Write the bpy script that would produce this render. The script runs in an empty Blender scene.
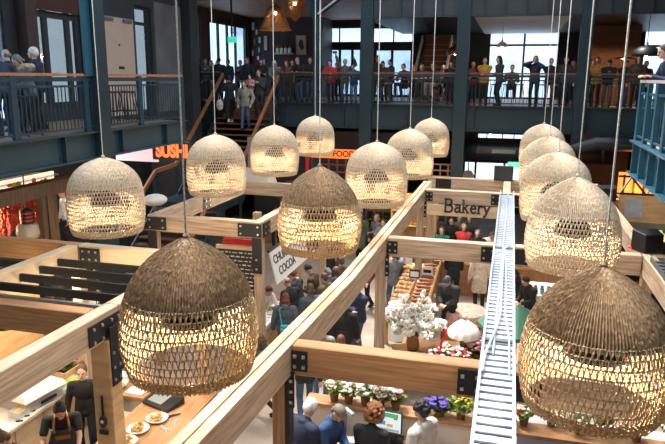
import bpy, bmesh, math, random
from mathutils import Vector, Matrix, Euler
random.seed(7)
PI = math.pi
SC = bpy.context.scene
COL = SC.collection
V3 = Vector

# ------------------------------------------------------------------ materials
MATS = {}
def mat(name, col, rough=0.6, metal=0.0, var=0.0, scale=6.0, stretch=(1, 1, 1), bump=0.0, col2=None, emit=0.0, detail=4.0, trans=0.0):
    if name in MATS: return MATS[name]
    m = bpy.data.materials.new(name); m.use_nodes = True
    nt = m.node_tree; b = nt.nodes['Principled BSDF']
    c = (col[0], col[1], col[2], 1)
    b.inputs['Base Color'].default_value = c
    b.inputs['Roughness'].default_value = rough
    b.inputs['Metallic'].default_value = metal
    if emit:
        b.inputs['Emission Color'].default_value = c
        b.inputs['Emission Strength'].default_value = emit
    if var or bump or col2:
        tc = nt.nodes.new('ShaderNodeTexCoord'); mp = nt.nodes.new('ShaderNodeMapping')
        mp.inputs['Scale'].default_value = stretch
        nt.links.new(tc.outputs['Object'], mp.inputs['Vector'])
        nz = nt.nodes.new('ShaderNodeTexNoise'); nz.inputs['Scale'].default_value = scale
        nz.inputs['Detail'].default_value = detail
        nt.links.new(mp.outputs['Vector'], nz.inputs['Vector'])
        if var or col2:
            rp = nt.nodes.new('ShaderNodeValToRGB')
            lo = [max(0, x * (1 - var)) for x in col]; hi = list(col2) if col2 else [min(1, x * (1 + var)) for x in col]
            rp.color_ramp.elements[0].position = 0.32; rp.color_ramp.elements[1].position = 0.68
            rp.color_ramp.elements[0].color = (*lo, 1); rp.color_ramp.elements[1].color = (*hi, 1)
            nt.links.new(nz.outputs['Fac'], rp.inputs['Fac'])
            nt.links.new(rp.outputs['Color'], b.inputs['Base Color'])
        if bump:
            bp = nt.nodes.new('ShaderNodeBump'); bp.inputs['Strength'].default_value = bump
            bp.inputs['Distance'].default_value = 0.02
            nt.links.new(nz.outputs['Fac'], bp.inputs['Height'])
            nt.links.new(bp.outputs['Normal'], b.inputs['Normal'])
    MATS[name] = m
    return m
def brick_mat(name, c1, c2, mortar, scale):
    m = bpy.data.materials.new(name); m.use_nodes = True
    nt = m.node_tree; b = nt.nodes['Principled BSDF']; b.inputs['Roughness'].default_value = .85
    tc = nt.nodes.new('ShaderNodeTexCoord'); mp = nt.nodes.new('ShaderNodeMapping'); mp.inputs['Rotation'].default_value = (PI/2, 0, 0)
    br = nt.nodes.new('ShaderNodeTexBrick'); br.inputs['Scale'].default_value = scale
    br.inputs['Color1'].default_value = (*c1, 1); br.inputs['Color2'].default_value = (*c2, 1); br.inputs['Mortar'].default_value = (*mortar, 1)
    nt.links.new(tc.outputs['Object'], mp.inputs['Vector']); nt.links.new(mp.outputs['Vector'], br.inputs['Vector'])
    nt.links.new(br.outputs['Color'], b.inputs['Base Color']); MATS[name] = m
    return m
def glass_mat(name, tint=(0.9, 0.95, 1), gloss=.1):
    m = bpy.data.materials.new(name); m.use_nodes = True
    nt = m.node_tree; nt.nodes.clear()
    o = nt.nodes.new('ShaderNodeOutputMaterial'); mx = nt.nodes.new('ShaderNodeMixShader'); t = nt.nodes.new('ShaderNodeBsdfTransparent'); g = nt.nodes.new('ShaderNodeBsdfGlossy')
    t.inputs['Color'].default_value = (*tint, 1); g.inputs['Roughness'].default_value = .05; mx.inputs[0].default_value = gloss
    nt.links.new(t.outputs[0], mx.inputs[1]); nt.links.new(g.outputs[0], mx.inputs[2]); nt.links.new(mx.outputs[0], o.inputs[0])
    MATS[name] = m
    return m

WD = (0.42, 0.285, 0.185)
wood = {a: mat('timber_' + a, WD, .55, var=.28, scale=3.0, stretch=s, bump=.15, col2=(0.56, 0.42, 0.30)) for a, s in (('x', (.5, 9, 9)), ('y', (9, .5, 9)), ('z', (9, 9, .5)))}
wood_or = {a: mat('orange_timber_' + a, (0.34, 0.165, 0.065), .5, var=.2, scale=3.0, stretch=s, bump=.12, col2=(0.47, 0.25, 0.115)) for a, s in (('x', (.5, 9, 9)), ('y', (9, .5, 9)), ('z', (9, 9, .5)))}
wood_dark = mat('dark_timber', (0.10, 0.055, 0.03), .6, var=.3, scale=4, stretch=(4, 4, .7))
wood_warm = mat('plywood', (0.56, 0.33, 0.14), .5, var=.12, scale=2.2, stretch=(1, 1, 5), col2=(.66, .42, .21))
wood_pale = mat('pale_plywood', (0.62, 0.47, 0.30), .5, var=.12, scale=2.2, stretch=(1, 1, 5))
wood_counter = mat('counter_timber', (0.36, 0.185, 0.085), .45, var=.25, scale=4, stretch=(1, 5, 1))
rail_wood = mat('handrail_timber', (0.36, 0.15, 0.07), .4, var=.2, scale=5)
plate = mat('black_steel_plate', (0.012, 0.013, 0.016), .45, .3)
bolt_m = mat('bolt_steel', (0.45, 0.45, 0.45), .35, .8)
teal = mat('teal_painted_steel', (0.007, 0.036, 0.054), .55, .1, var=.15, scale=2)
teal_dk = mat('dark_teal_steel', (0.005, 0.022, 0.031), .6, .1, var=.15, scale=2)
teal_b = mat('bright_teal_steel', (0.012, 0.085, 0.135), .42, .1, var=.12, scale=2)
charc = mat('charcoal_panel', (0.022, 0.028, 0.033), .6, var=.2, scale=1.5)
brownw = mat('brown_cladding', (0.045, 0.026, 0.024), .7, var=.2, scale=2)
galv = mat('galvanised_steel', (0.62, 0.68, 0.76), .33, .55, var=.12, scale=9)
galv_dk = mat('dull_steel', (0.16, 0.18, 0.20), .45, .6, var=.1, scale=9)
black = mat('black_plastic', (0.010, 0.010, 0.012), .45)
white = mat('white_paint', (0.80, 0.79, 0.76), .5)
cream = mat('cream_paint', (0.70, 0.62, 0.50), .6)
rope_m = mat('pale_rope', (0.70, 0.65, 0.58), .9, var=.25, scale=40)
concrete = mat('floor_concrete', (0.33, 0.265, 0.215), .5, var=.15, scale=1.5, col2=(.40, .325, .265))
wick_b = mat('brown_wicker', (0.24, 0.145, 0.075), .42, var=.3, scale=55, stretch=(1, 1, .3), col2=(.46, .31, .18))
wick_b_lit = mat('brown_wicker_bulb_lit', (0.46, 0.30, 0.145), .45, var=.25, scale=55, stretch=(1, 1, .3), col2=(.68, .49, .28))  # open weave of brown shades: bulb glow from inside put into the colour
wick_t_lit = mat('tan_wicker_bulb_lit', (0.58, 0.44, 0.29), .5, var=.2, scale=55, stretch=(1, 1, .3), col2=(.76, .63, .46))  # tan wicker lightened for the weave, painting in the light of the bulb
wick_t = mat('tan_wicker', (0.50, 0.38, 0.26), .5, var=.22, scale=55, stretch=(1, 1, .3), col2=(.70, .58, .43))
lampdark = mat('bronze_lamp_metal', (0.03, 0.016, 0.012), .35, .5)
bulb_m = mat('lit_bulb', (1.0, 0.86, 0.62), .5, emit=14)
brick = brick_mat('brick_wall', (.17, .075, .045), (.23, .11, .065), (.12, .08, .06), 5.5)
glass = glass_mat('window_glass')

# ------------------------------------------------------------------ mesh builder
class MB:
    def __init__(s): s.v = []; s.f = []; s.mi = []; s.m = 0
    def add(s, vs, fs):
        n = len(s.v); s.v += [tuple(v) for v in vs]
        s.f += [tuple(i + n for i in f) for f in fs]; s.mi += [s.m] * len(fs); return s
    def hexa(s, p):   # 8 points: bottom loop, top loop
        return s.add(p, [(3, 2, 1, 0), (4, 5, 6, 7), (0, 1, 5, 4), (1, 2, 6, 5), (2, 3, 7, 6), (3, 0, 4, 7)])
    def box(s, x0, x1, y0, y1, z0, z1):
        return s.hexa([(x0, y0, z0), (x1, y0, z0), (x1, y1, z0), (x0, y1, z0), (x0, y0, z1), (x1, y0, z1), (x1, y1, z1), (x0, y1, z1)])
    def cbox(s, c, d, M=None):
        x, y, z = d[0] / 2, d[1] / 2, d[2] / 2
        p = [V3(q) for q in ((-x, -y, -z), (x, -y, -z), (x, y, -z), (-x, y, -z), (-x, -y, z), (x, -y, z), (x, y, z), (-x, y, z))]
        if M is not None: p = [M @ q for q in p]
        return s.hexa([q + V3(c) for q in p])
    def bar(s, a, b, w, h, up=(0, 0, 1)):
        a, b, up = V3(a), V3(b), V3(up); d = (b - a).normalized(); r = d.cross(up)
        if r.length < 1e-4: r = d.cross(V3((0, 1, 0)))
        r.normalize(); u = r.cross(d); r *= w / 2; u *= h / 2
        return s.hexa([a - r - u, a + r - u, b + r - u, b - r - u, a - r + u, a + r + u, b + r + u, b - r + u])
    def tube(s, pts, rad, n=8, caps=True):
        pts = [V3(p) for p in pts]; k = len(pts)
        if not isinstance(rad, (list, tuple)): rad = [rad] * k
        prev = None; vs = []
        for i, p in enumerate(pts):
            d = (pts[min(i + 1, k - 1)] - pts[max(i - 1, 0)]).normalized()
            if prev is None: r = d.orthogonal().normalized()
            else:
                r = prev - d * prev.dot(d); r = r.normalized() if r.length > 1e-5 else d.orthogonal().normalized()
            prev = r; u = d.cross(r)
            for j in range(n):
                a = 2 * PI * j / n; vs.append(p + (r * math.cos(a) + u * math.sin(a)) * rad[i])
        fs = [(i * n + j, i * n + (j + 1) % n, (i + 1) * n + (j + 1) % n, (i + 1) * n + j) for i in range(k - 1) for j in range(n)]
        if caps: fs += [tuple(range(n - 1, -1, -1)), tuple((k - 1) * n + j for j in range(n))]
        return s.add(vs, fs)
    def lathe(s, prof, n=24, c=(0, 0, 0), caps=True):  # prof = [(r,z)...]
        vs = []; k = len(prof)
        for r, z in prof:
            for j in range(n):
                a = 2 * PI * j / n; vs.append((c[0] + r * math.cos(a), c[1] + r * math.sin(a), c[2] + z))
        fs = [(i * n + j, i * n + (j + 1) % n, (i + 1) * n + (j + 1) % n, (i + 1) * n + j) for i in range(k - 1) for j in range(n)]
        if caps: fs += [tuple(range(n - 1, -1, -1)), tuple((k - 1) * n + j for j in range(n))]
        return s.add(vs, fs)
    def ball(s, c, r, n=12, m=8, M=None):
        if not isinstance(r, (tuple, list)): r = (r, r, r)
        vs = []; c = V3(c)
        for i in range(m + 1):
            t = PI * i / m
            for j in range(n):
                a = 2 * PI * j / n
                p = V3((r[0] * math.sin(t) * math.cos(a), r[1] * math.sin(t) * math.sin(a), -r[2] * math.cos(t)))
                if M is not None: p = M @ p
                vs.append(c + p)
        fs = []
        for i in range(m):
            for j in range(n):
                a, b, d, e = i * n + j, i * n + (j + 1) % n, (i + 1) * n + (j + 1) % n, (i + 1) * n + j
                if i == 0: fs.append((a, d, e))
                elif i == m - 1: fs.append((a, b, e))
                else: fs.append((a, b, d, e))
        return s.add(vs, fs)
    def mesh(s, name, mats, smooth=False):
        me = bpy.data.meshes.new(name); me.from_pydata(s.v, [], s.f)
        for m in (mats if isinstance(mats, (list, tuple)) else [mats]): me.materials.append(m)
        me.polygons.foreach_set('material_index', s.mi)
        if smooth: me.polygons.foreach_set('use_smooth', [True] * len(me.polygons))
        me.update(); return me
    def build(s, name, mats, parent=None, org=None, smooth=False, bevel=0.0):
        if org is not None:
            o = V3(org); s.v = [(v[0] - o.x, v[1] - o.y, v[2] - o.z) for v in s.v]
        ob = bpy.data.objects.new(name, s.mesh(name, mats, smooth)); COL.objects.link(ob)
        if parent is not None: ob.parent = parent
        if bevel:
            b = ob.modifiers.new('bevel', 'BEVEL'); b.width = bevel; b.segments = 1; b.limit_method = 'ANGLE'
        return ob

def tag(o, label=None, cat=None, group=None, kind=None):
    if label: o['label'] = label
    if cat: o['category'] = cat
    if group: o['group'] = group
    if kind: o['kind'] = kind
    return o
def T(name, label, cat, loc=(0, 0, 0), rz=0.0, group=None):
    o = bpy.data.objects.new(name, None); COL.objects.link(o)
    o.location = loc; o.rotation_euler = (0, 0, rz); o.empty_display_size = .1
    return tag(o, label, cat, group)
def S(name, mb, m, **k):
    o = mb.build(name, m, **k); o['kind'] = 'structure'; return o
def dup(root, loc, rz=0.0, label=None, group=None, scale=None):
    r = root.copy(); COL.objects.link(r); r.location = loc; r.rotation_euler = (0, 0, rz)
    if scale: r.scale = (scale,) * 3
    if label: r['label'] = label
    if group: r['group'] = group
    for ch in list(root.children):
        c = ch.copy(); COL.objects.link(c); c.parent = r
        for g in list(ch.children):
            d = g.copy(); COL.objects.link(d); d.parent = c
    return r
def text_mesh(name, body, size, m, parent=None, loc=(0, 0, 0), rot=(PI/2, 0, 0), ext=.01, bold=0.0, sx=1.0, align='CENTER'):
    cu = bpy.data.curves.new(name, 'FONT'); cu.body = body; cu.size = size; cu.extrude = ext; cu.align_x = align; cu.align_y = 'CENTER'; cu.offset = bold
    t = bpy.data.objects.new(name + '_src', cu); COL.objects.link(t)
    dg = bpy.context.evaluated_depsgraph_get(); me = bpy.data.meshes.new_from_object(t.evaluated_get(dg))
    bpy.data.objects.remove(t); me.name = name; me.materials.clear(); me.materials.append(m)
    ob = bpy.data.objects.new(name, me); COL.objects.link(ob); ob.parent = parent; ob.location = loc; ob.rotation_euler = rot; ob.scale = (sx, 1, 1)
    return ob

# ------------------------------------------------------------------ camera (on the near gallery, looking down the hall)
H = 6.4
yaw, pit, rol = math.radians(15.2), math.radians(12.6), math.radians(0.45)
fw = V3((-math.sin(yaw) * math.cos(pit), math.cos(yaw) * math.cos(pit), -math.sin(pit)))
r0 = V3((math.cos(yaw), math.sin(yaw), 0)); u0 = r0.cross(fw)
rt = r0 * math.cos(rol) + u0 * math.sin(rol); up = rt.cross(fw)
cd = bpy.data.cameras.new('camera'); cam = bpy.data.objects.new('camera', cd); COL.objects.link(cam)
cd.sensor_width = 36; cd.lens = 646 / 665 * 36; cd.clip_end = 300
M = Matrix((rt, up, -fw)).transposed().to_4x4(); M.translation = (0, 0, H); cam.matrix_world = M
SC.camera = cam
def ray(x, y): return fw + rt * ((x - 332.5) / 646) - up * ((y - 222) / 646)
def onZ(x, y, z):
    d = ray(x, y); return V3((0, 0, H)) + d * ((z - H) / d.z)
def onY(x, y, Y):
    d = ray(x, y); return V3((0, 0, H)) + d * (Y / d.y)
def onX(x, y, X):
    d = ray(x, y); return V3((0, 0, H)) + d * (X / d.x)

# ------------------------------------------------------------------ light
SC.view_settings.view_transform = 'Standard'; SC.view_settings.look = 'None'; SC.view_settings.gamma = 1; SC.view_settings.exposure = 0.38
w = bpy.data.worlds.new('sky'); SC.world = w; w.use_nodes = True
bg = w.node_tree.nodes['Background']; bg.inputs[0].default_value = (0.80, 0.90, 1.0, 1); bg.inputs[1].default_value = 2.7
def lamp(name, kind, loc, energy, col=(1, 1, 1), size=.1, rot=(0, 0, 0), parent=None, **k):
    l = bpy.data.lights.new(name, kind); l.energy = energy; l.color = col
    if kind == 'SUN': l.angle = size
    elif kind == 'AREA': l.size = size
    else: l.shadow_soft_size = size
    for a, b in k.items(): setattr(l, a, b)
    o = bpy.data.objects.new(name, l); COL.objects.link(o); o.location = loc; o.rotation_euler = rot; o.parent = parent
    return o
lamp('sun', 'SUN', (0, 0, 30), 6.0, (1, .95, .88), math.radians(12), rot=(math.radians(-14), math.radians(-16), 0))
# ------------------------------------------------------------------ hall shell
XL, XR, YN, YF, ZR = -13.2, 9.0, -4.0, 33.0, 11.0
S('floor', MB().box(XL, XR, YN, YF, -.2, 0), concrete)
b = MB()
b.box(XL, -7.6, YN, YF, ZR, ZR + .2); b.box(2.6, XR, YN, YF, ZR, ZR + .2); b.box(-7.6, 2.6, YN, 1.5, ZR, ZR + .2); b.box(-7.6, 2.6, 22.0, YF, ZR, ZR + .2)
S('ceiling', b, charc)
b = MB()
for i in range(7):
    y = 1.5 + 20.5 * i / 6; b.box(-7.6, 2.6, y - .06, y + .06, ZR, ZR + .25)
for x in (-5.05, -2.5, .05): b.box(x - .05, x + .05, 1.5, 22, ZR + .02, ZR + .2)
S('trim_1', b, charc)
S('wall_near', MB().box(XL, XR, YN - .2, YN, 0, ZR), charc)
S('wall_right', MB().box(XR, XR + .2, YN, YF, 0, ZR), charc)

# ------------------------------------------------------------------ timber frames
def beam(p, axis, x0, x1, y0, y1, zt=3.5, h=.36, wm=None):
    return MB().box(x0, x1, y0, y1, zt - h, zt).build('beam', (wm or wood)[axis], p, org=p.location, bevel=.012)
def post(p, x, y, w=.2, d=.2, z1=3.14, m=None, z0=0):
    return MB().box(x - w/2, x + w/2, y - d/2, y + d/2, z0, z1).build('post', m or wood['z'], p, org=p.location, bevel=.01)
def bracket(p, pieces, bolts, ax):
    """flat black plates with bolt heads; pieces are boxes, bolts are points, ax the axis the bolts point along"""
    b = MB()
    for q in pieces: b.box(*q)
    b.m = 1
    for q in bolts:
        d = [.017] * 3; b.cbox(q, (.034, .034, .034) if True else d)
    return b.build('bracket', [plate, bolt_m], p, org=p.location)

slat_m = mat('matt_black_slat', (.006, .006, .007), .9)
# bakery frame
fr = T('timber_stall_frame', 'large raw timber frame of long beams and posts around the bakery and flower stalls', 'stall frame', (-2.2, 11.6, 0))
def double_beam(p, x, y0, y1):
    b = MB()
    b.box(x - .115, x - .012, y0, y1, 3.14, 3.5); b.box(x + .012, x + .115, y0, y1, 3.14, 3.5); b.box(x - .012, x + .012, y0, y1, 3.16, 3.475)
    return b.build('beam', wood['y'], p, org=p.location, bevel=.008)
double_beam(fr, -2.2, 9.0, 18.6)
b = MB()
for o0, o1, zz in ((-.115, -.012, 3.5), (.012, .115, 3.5), (-.012, .012, 3.475)):
    x0, x1 = -2.47, -2.2
    b.hexa([(x0 + o0, 2.2, 3.14), (x0 + o1, 2.2, 3.14), (x1 + o1, 9.0, 3.14), (x1 + o0, 9.0, 3.14), (x0 + o0, 2.2, zz), (x0 + o1, 2.2, zz), (x1 + o1, 9.0, zz), (x1 + o0, 9.0, zz)])
b.build('beam', wood['y'], fr, org=fr.location)
beam(fr, 'y', -.08, .12, 2.2, 19.5, h=.34)
for y, x1 in ((6.45, 2.3), (11.65, 2.3), (17.2, 2.3)):
    beam(fr, 'x', -2.18 if y < 7 else -2.07, -.09, y - .1, y + .1, wm=wood_or if y < 7 else None); beam(fr, 'x', .13, x1, y - .1, y + .1)
beam(fr, 'x', -2.3, 2.3, 19.4, 19.6)
for x, y in ((-2.2, 11.65), (-2.2, 17.2), (-2.2, 19.4), (.02, 11.65), (.02, 17.2), (.02, 6.45)):
    post(fr, x, y, .18, .2)
post(fr, -2.0, 18.4, .16, .16)
MB().box(-2.42, -2.27, 6.33, 6.53, 0, 3.14).build('post', wood_or['z'], fr, org=fr.location, bevel=.01)
MB().box(-2.26, -2.22, 6.35, 6.51, 0, 3.14).build('post', plate, fr, org=fr.location)
for y in (6.45, 11.65, 17.2):
    yy = y - .112
    o_ = -.12 if y < 7 else 0
    bracket(fr, [(-2.06 + o_, -1.88 + o_, yy - .004, yy + .01, 3.2, 3.44)], [(x + o_, yy - .01, z) for x in (-2.02, -1.92) for z in (3.26, 3.38)], 'y')
    bracket(fr, [(-2.10 + o_, -2.03 + o_, yy - .01, yy + .004, 2.75, 3.18)], [(-2.065 + o_, yy - .015, z) for z in (2.82, 2.95, 3.08)], 'y')
    bracket(fr, [(-.36, -.09, yy - .004, yy + .01, 3.18, 3.46)], [(x, yy - .01, z) for x in (-.31, -.16) for z in (3.25, 3.39)], 'y')
    bracket(fr, [(.14, .48, yy - .004, yy + .01, 3.18, 3.46)], [(x, yy - .01, z) for x in (.2, .42) for z in (3.25, 3.39)], 'y')
bracket(fr, [(-2.06, -1.6, 19.38, 19.398, 3.18, 3.46)], [], 'y')
# kitchen frame on the left
fk = T('timber_stall_frame', 'raw timber frame with black slats over the kitchen counter at lower left', 'stall frame', (-4.85, 6.7, 0))
beam(fk, 'y', -4.97, -4.77, 2.2, 6.95, h=.38)
beam(fk, 'x', -10.2, -4.98, 6.55, 6.75, wm=wood_or)
beam(fk, 'y', -7.38, -7.18, 6.76, 9.4, wm={'y': wood_pale})
beam(fk, 'x', -10.2, -7.2, 9.41, 9.6, wm=wood_or); beam(fk, 'x', -7.18, -4.77, 9.41, 9.6, wm={'x': wood_pale})
beam(fk, 'y', -4.97, -4.77, 6.96, 9.4, h=.3)
MB().box(-5.0, -4.72, 6.62, 6.86, 0, 3.12).build('post', wood_warm, fk, org=fk.location, bevel=.01)
post(fk, -7.28, 9.5, .2, .18); post(fk, -4.87, 9.5, .2, .18)
bracket(fk, [(-4.768, -4.75, 6.3, 6.95, 3.16, 3.42), (-4.718, -4.70, 6.64, 6.84, 2.5, 3.3)], [(-4.745, y, z) for y in (6.38, 6.55, 6.75, 6.9) for z in (3.2, 3.37)] + [(-4.7, y, z) for y in (6.68, 6.8) for z in (2.58, 2.75, 2.95)], 'x')
bracket(fk, [(-7.15, -6.75, 9.39, 9.405, 3.2, 3.46)], [(x, 9.39, z) for x in (-7.08, -6.95, -6.82) for z in (3.26, 3.4)], 'y')
for i in range(5):
    y = 7.1 + .44 * (4 - i)
    MB().box(-7.17, -4.98, y - .028, y + .028, 3.28, 3.40).build('slat', slat_m if i < 4 else galv_dk, fk, org=fk.location)
for i in range(4):
    y = 7.2 + .5 * i
    MB().box(-10.1, -7.39, y - .04, y + .04, 3.24, 3.36).build('slat', slat_m, fk, org=fk.location)
# sushi frame behind it
fs = T('timber_stall_frame', 'raw timber frame with black corner plates in front of the staircase', 'stall frame', (-4.9, 12.1, 0))
beam(fs, 'x', -7.4, -4.78, 12.05, 12.25)
beam(fs, 'y', -7.4, -7.2, 12.26, 16.8); beam(fs, 'y', -4.98, -4.78, 12.26, 16.8); beam(fs, 'x', -7.4, -4.4, 16.81, 17.0)
for x, y in ((-7.3, 12.15), (-4.88, 12.15), (-5.9, 14.6), (-4.88, 16.9), (-5.6, 16.9)): post(fs, x, y, .18, .18)
for x, x2 in ((-7.4, -6.95), (-5.3, -4.78)):
    xx = -7.4 if x < -7 else -4.99
    bracket(fs, [(x, x2, 12.028, 12.045, 3.18, 3.46), (xx, xx + .21, 12.03, 12.043, 2.4, 3.16)], [(q, 12.02, z) for q in (x + .07, x2 - .07) for z in (3.24, 3.4)] + [(xx + .1, 12.02, z) for z in (2.5, 2.7)], 'y')
bracket(fs, [(-4.77, -4.755, 12.1, 12.5, 3.16, 3.46)], [(-4.75, y, z) for y in (12.2, 12.4) for z in (3.24, 3.38)], 'x')
bracket(fs, [(-7.19, -7.175, 14.3, 14.7, 3.16, 3.46)], [(-7.17, y, z) for y in (14.38, 14.6) for z in (3.24, 3.38)], 'x')
# right frame
fq = T('timber_stall_frame', 'raw timber frame beam on the right behind the large wicker lampshades', 'stall frame', (2.45, 12, 0))
beam(fq, 'y', 2.32, 2.52, 4.0, 19.6)
for y in (6.45, 11.65, 17.2): post(fq, 2.42, y, .18, .18)
beam(fq, 'x', 2.53, 6.2, 17.1, 17.3); beam(fq, 'x', 2.53, 6.2, 11.55, 11.75)
post(fq, 6.1, 17.2, .18, .18); post(fq, 6.1, 11.65, .18, .18)

# ------------------------------------------------------------------ cable trays
ct = T('cable_tray', 'long galvanised steel cable ladder lying on the timber frame beside the bakery sign', 'cable tray', (.03, 10, 3.5))
b = MB()
for x in (-.155, .155):
    b.box(x - .006, x + .006, -6.6, 6.9, 0, .11); b.box(x - .02 * (x < 0), x + .02 * (x > 0), -6.6, 6.9, .10, .112)
b.build('side_rail', galv, ct)
b = MB(); y = -6.55
while y < 6.9: b.box(-.15, .15, y - .048, y + .048, .018, .036); y += .148
b.build('rung', galv, ct)
MB().box(-.15, .15, -6.6, 6.9, 0.001, .006).build('tray_bed', galv_dk, ct)
for y in (-3.0, 1.2, 6.7):
    MB().box(-.17, .17, y - .03, y + .03, .036, .06).build('splice_plate', galv_dk, ct)
def cable(p, pts, r, m, name='conduit'): return MB().tube(pts, r, 8).build(name, m, p, smooth=True)
cable(ct, [(-.14, -3.9, .09), (-.13, -3.5, .1), (-.03, -2.7, .1), (.0, -2.2, .1), (.0, 1.0, .09), (.09, 1.25, .1), (.1, 1.35, .02)], .016, galv)
cable(ct, [(.12, -3.9, .07), (.11, -3.0, .09), (.06, -2.2, .08), (.05, 0, .07), (.0, 1.1, .08), (-.1, 1.3, .1)], .012, galv)
cable(ct, [(-.05, -3.4, .06), (0, 3, .06), (.03, 6.6, .06)], .016, galv, 'cable')
ct2 = T('cable_tray', 'short dull grey cable tray on the right timber beam beside the black speaker', 'cable tray', (2.55, 9.6, 3.5))
b = MB(); b.box(-.2, -.19, -3.2, 1.6, 0, .09); b.box(.19, .2, -3.2, 1.6, 0, .09); b.build('side_rail', galv_dk, ct2)
b = MB(); b.box(-.2, .2, -3.2, 1.6, 0, .006)
for i in range(24): b.box(-.19, .19, -3.1 + .2 * i, -3.02 + .2 * i, .006, .03)
b.build('tray_bed', galv_dk, ct2)
cable(ct2, [(.05, -3, .05), (.1, -1, .05), (0, .6, .05), (.1, 1.5, .06)], .018, black, 'cable')

# ------------------------------------------------------------------ woven pendant lamps
PROF = [(0, .485), (.06, .505), (.13, .528), (.25, .55), (.36, .552), (.48, .54), (.60, .517), (.70, .482), (.78, .442), (.86, .388), (.93, .325), (.99, .254), (1.04, .180), (1.08, .112), (1.11, .056), (1.125, .026)]
PROF_T = [(0, .490), (.06, .512), (.13, .532), (.25, .55), (.36, .553), (.48, .550), (.60, .540), (.70, .522), (.78, .498), (.86, .456), (.92, .410), (.98, .345), (1.03, .268), (1.07, .186), (1.10, .100), (1.125, .028)]
PROF_B = PROF
def pr(z):
    for (z0, r_0), (z1, r_1) in zip(PROF, PROF[1:]):
        if z <= z1: return r_0 + (r_1 - r_0) * (z - z0) / (z1 - z0)
    return PROF[-1][1]
def pol(a, r, z): return (r * math.cos(a), r * math.sin(a), z)
def weave_mesh(name, m, prof=None, zc=.66, NB=8):
    global PROF
    PROF = prof or PROF_B
    R = random.Random(3); b = MB()
    NS = 80; Z0, Z1 = .10, zc
    hz = (Z1 - Z0) / NB
    def strand(a0, z0, a1, z1, w):
        pts = []
        for t in (0, .5, 1):
            a = a0 + (a1 - a0) * t; z = z0 + (z1 - z0) * t
            pts.append(pol(a, pr(z) + .008 * math.sin(PI * t) * (1 if w > .0062 else .3), z))
        b.tube(pts, w, 4, caps=False)
    for k in range(NB):
        z0 = Z0 + hz * k; ph = (k % 2) * .5
        for i in range(NS):
            a = 2 * PI * (i + ph) / NS; j = R.uniform(-.06, .06); d = 2 * PI / NS
            strand(a + j * d, z0 - .004, a + (.36 + R.uniform(-.14, .14)) * d, z0 + hz + .004, R.uniform(.0060, .0078))
            strand(a + (.14 + j) * d, z0 - .004, a - (.26 + R.uniform(-.14, .14)) * d, z0 + hz + .004, R.uniform(.0045, .0062))
    for k in range(NB + 1):
        z = Z0 + hz * k; n = 124
        for s in (0, 1):
            pts = [pol(2 * PI * i / n, pr(z) + .006 * (1 if (i + s) % 2 else -1), z + .0035 * (1 if (i // 2 + s) % 2 else -1)) for i in range(n + 1)]
            b.tube(pts, .0042, 4, caps=False)
    # dense woven foot band with scalloped rim
    rows = 7; n = 150
    for k in range(rows):
        z = .008 + .1 * k / rows
        pts = [pol(2 * PI * i / n, pr(z) + .010 * (1 if (i + k) % 2 else -1) + R.uniform(-.003, .003), z + R.uniform(-.004, .004)) for i in range(n + 1)]
        b.tube(pts, .0092, 5, caps=False)
    for i in range(90):
        a = 2 * PI * i / 90; b.tube([pol(a, pr(0) + .012, -.004), pol(a + .03, pr(.05) + .014, .05), pol(a + .0, pr(.1) + .01, .105)], .006, 4)
    b.m = 1
    n = 132; zs = [zc - .03 + (1.122 - zc + .03) * i / 26 for i in range(27)]
    vs = []
    for iz, z in enumerate(zs):
        for j in range(2 * n):
            a = 2 * PI * j / (2 * n); rr = pr(z); wv = min(.011, rr * .05)
            vs.append(pol(a, rr + (wv if j % 2 else -wv * .6) + R.uniform(-.25, .25) * wv, z + R.uniform(-.002, .002)))
    nn = 2 * n
    b.add(vs, [(i * nn + j, i * nn + (j + 1) % nn, (i + 1) * nn + (j + 1) % nn, (i + 1) * nn + j) for i in range(26) for j in range(nn)])
    b.lathe([(.03, 1.11), (.028, 1.14), (.012, 1.16)], 10)
    return b.mesh(name, m)
wv_b = weave_mesh('woven_shade', (wick_b_lit, wick_b)); wv_t = weave_mesh('woven_shade', (wick_t_lit, wick_t), PROF_T, .74, 11); wv_m = weave_mesh('woven_shade', (wick_t_lit, wick_t), PROF_B, .70, 10)
dome = MB().lathe([(.235, 0), (.23, .03), (.20, .10), (.14, .165), (.06, .19), (.04, .27), (.02, .36)], 28)
dome.lathe([(.225, .004), (.19, .096), (.13, .15), (.02, .17)], 28, caps=False)
dome_me = dome.mesh('lamp_dome', lampdark, True)
bulb_me = MB().ball((0, 0, 0), .05, 12, 8).mesh('bulb', bulb_m, True)
def child(name, me, p, loc=(0, 0, 0), rot=(0, 0, 0)):
    o = bpy.data.objects.new(name, me); COL.objects.link(o); o.parent = p; o.location = loc; o.rotation_euler = rot; return o
PW = 120
def pendant(x, y, z, label, brown, rz, sc=1.0, e=1.0):
    p = T('pendant_lamp', label, 'pendant lamp', (x, y, z), rz, 'woven dome pendant lamps'); p.scale = (sc, sc, sc)
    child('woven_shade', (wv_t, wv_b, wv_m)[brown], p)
    child('lamp_dome', dome_me, p, (0, 0, .42)); child('bulb', bulb_me, p, (0, 0, .48))
    MB().tube([(0, 0, .74), (0, 0, 1.15), (0.0, 0, ZR - z)], .0075, 6).build('hanging_rope', rope_m, p, smooth=True) if sc == 1 else MB().tube([(0, 0, .74), (0, 0, (ZR - z) / sc)], .0075, 6).build('hanging_rope', rope_m, p)
    lamp('bulb_light', 'POINT', (0, 0, .38), PW * e, (1, .84, .62), .05, parent=p)
    return p
PZ = 4.14
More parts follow.
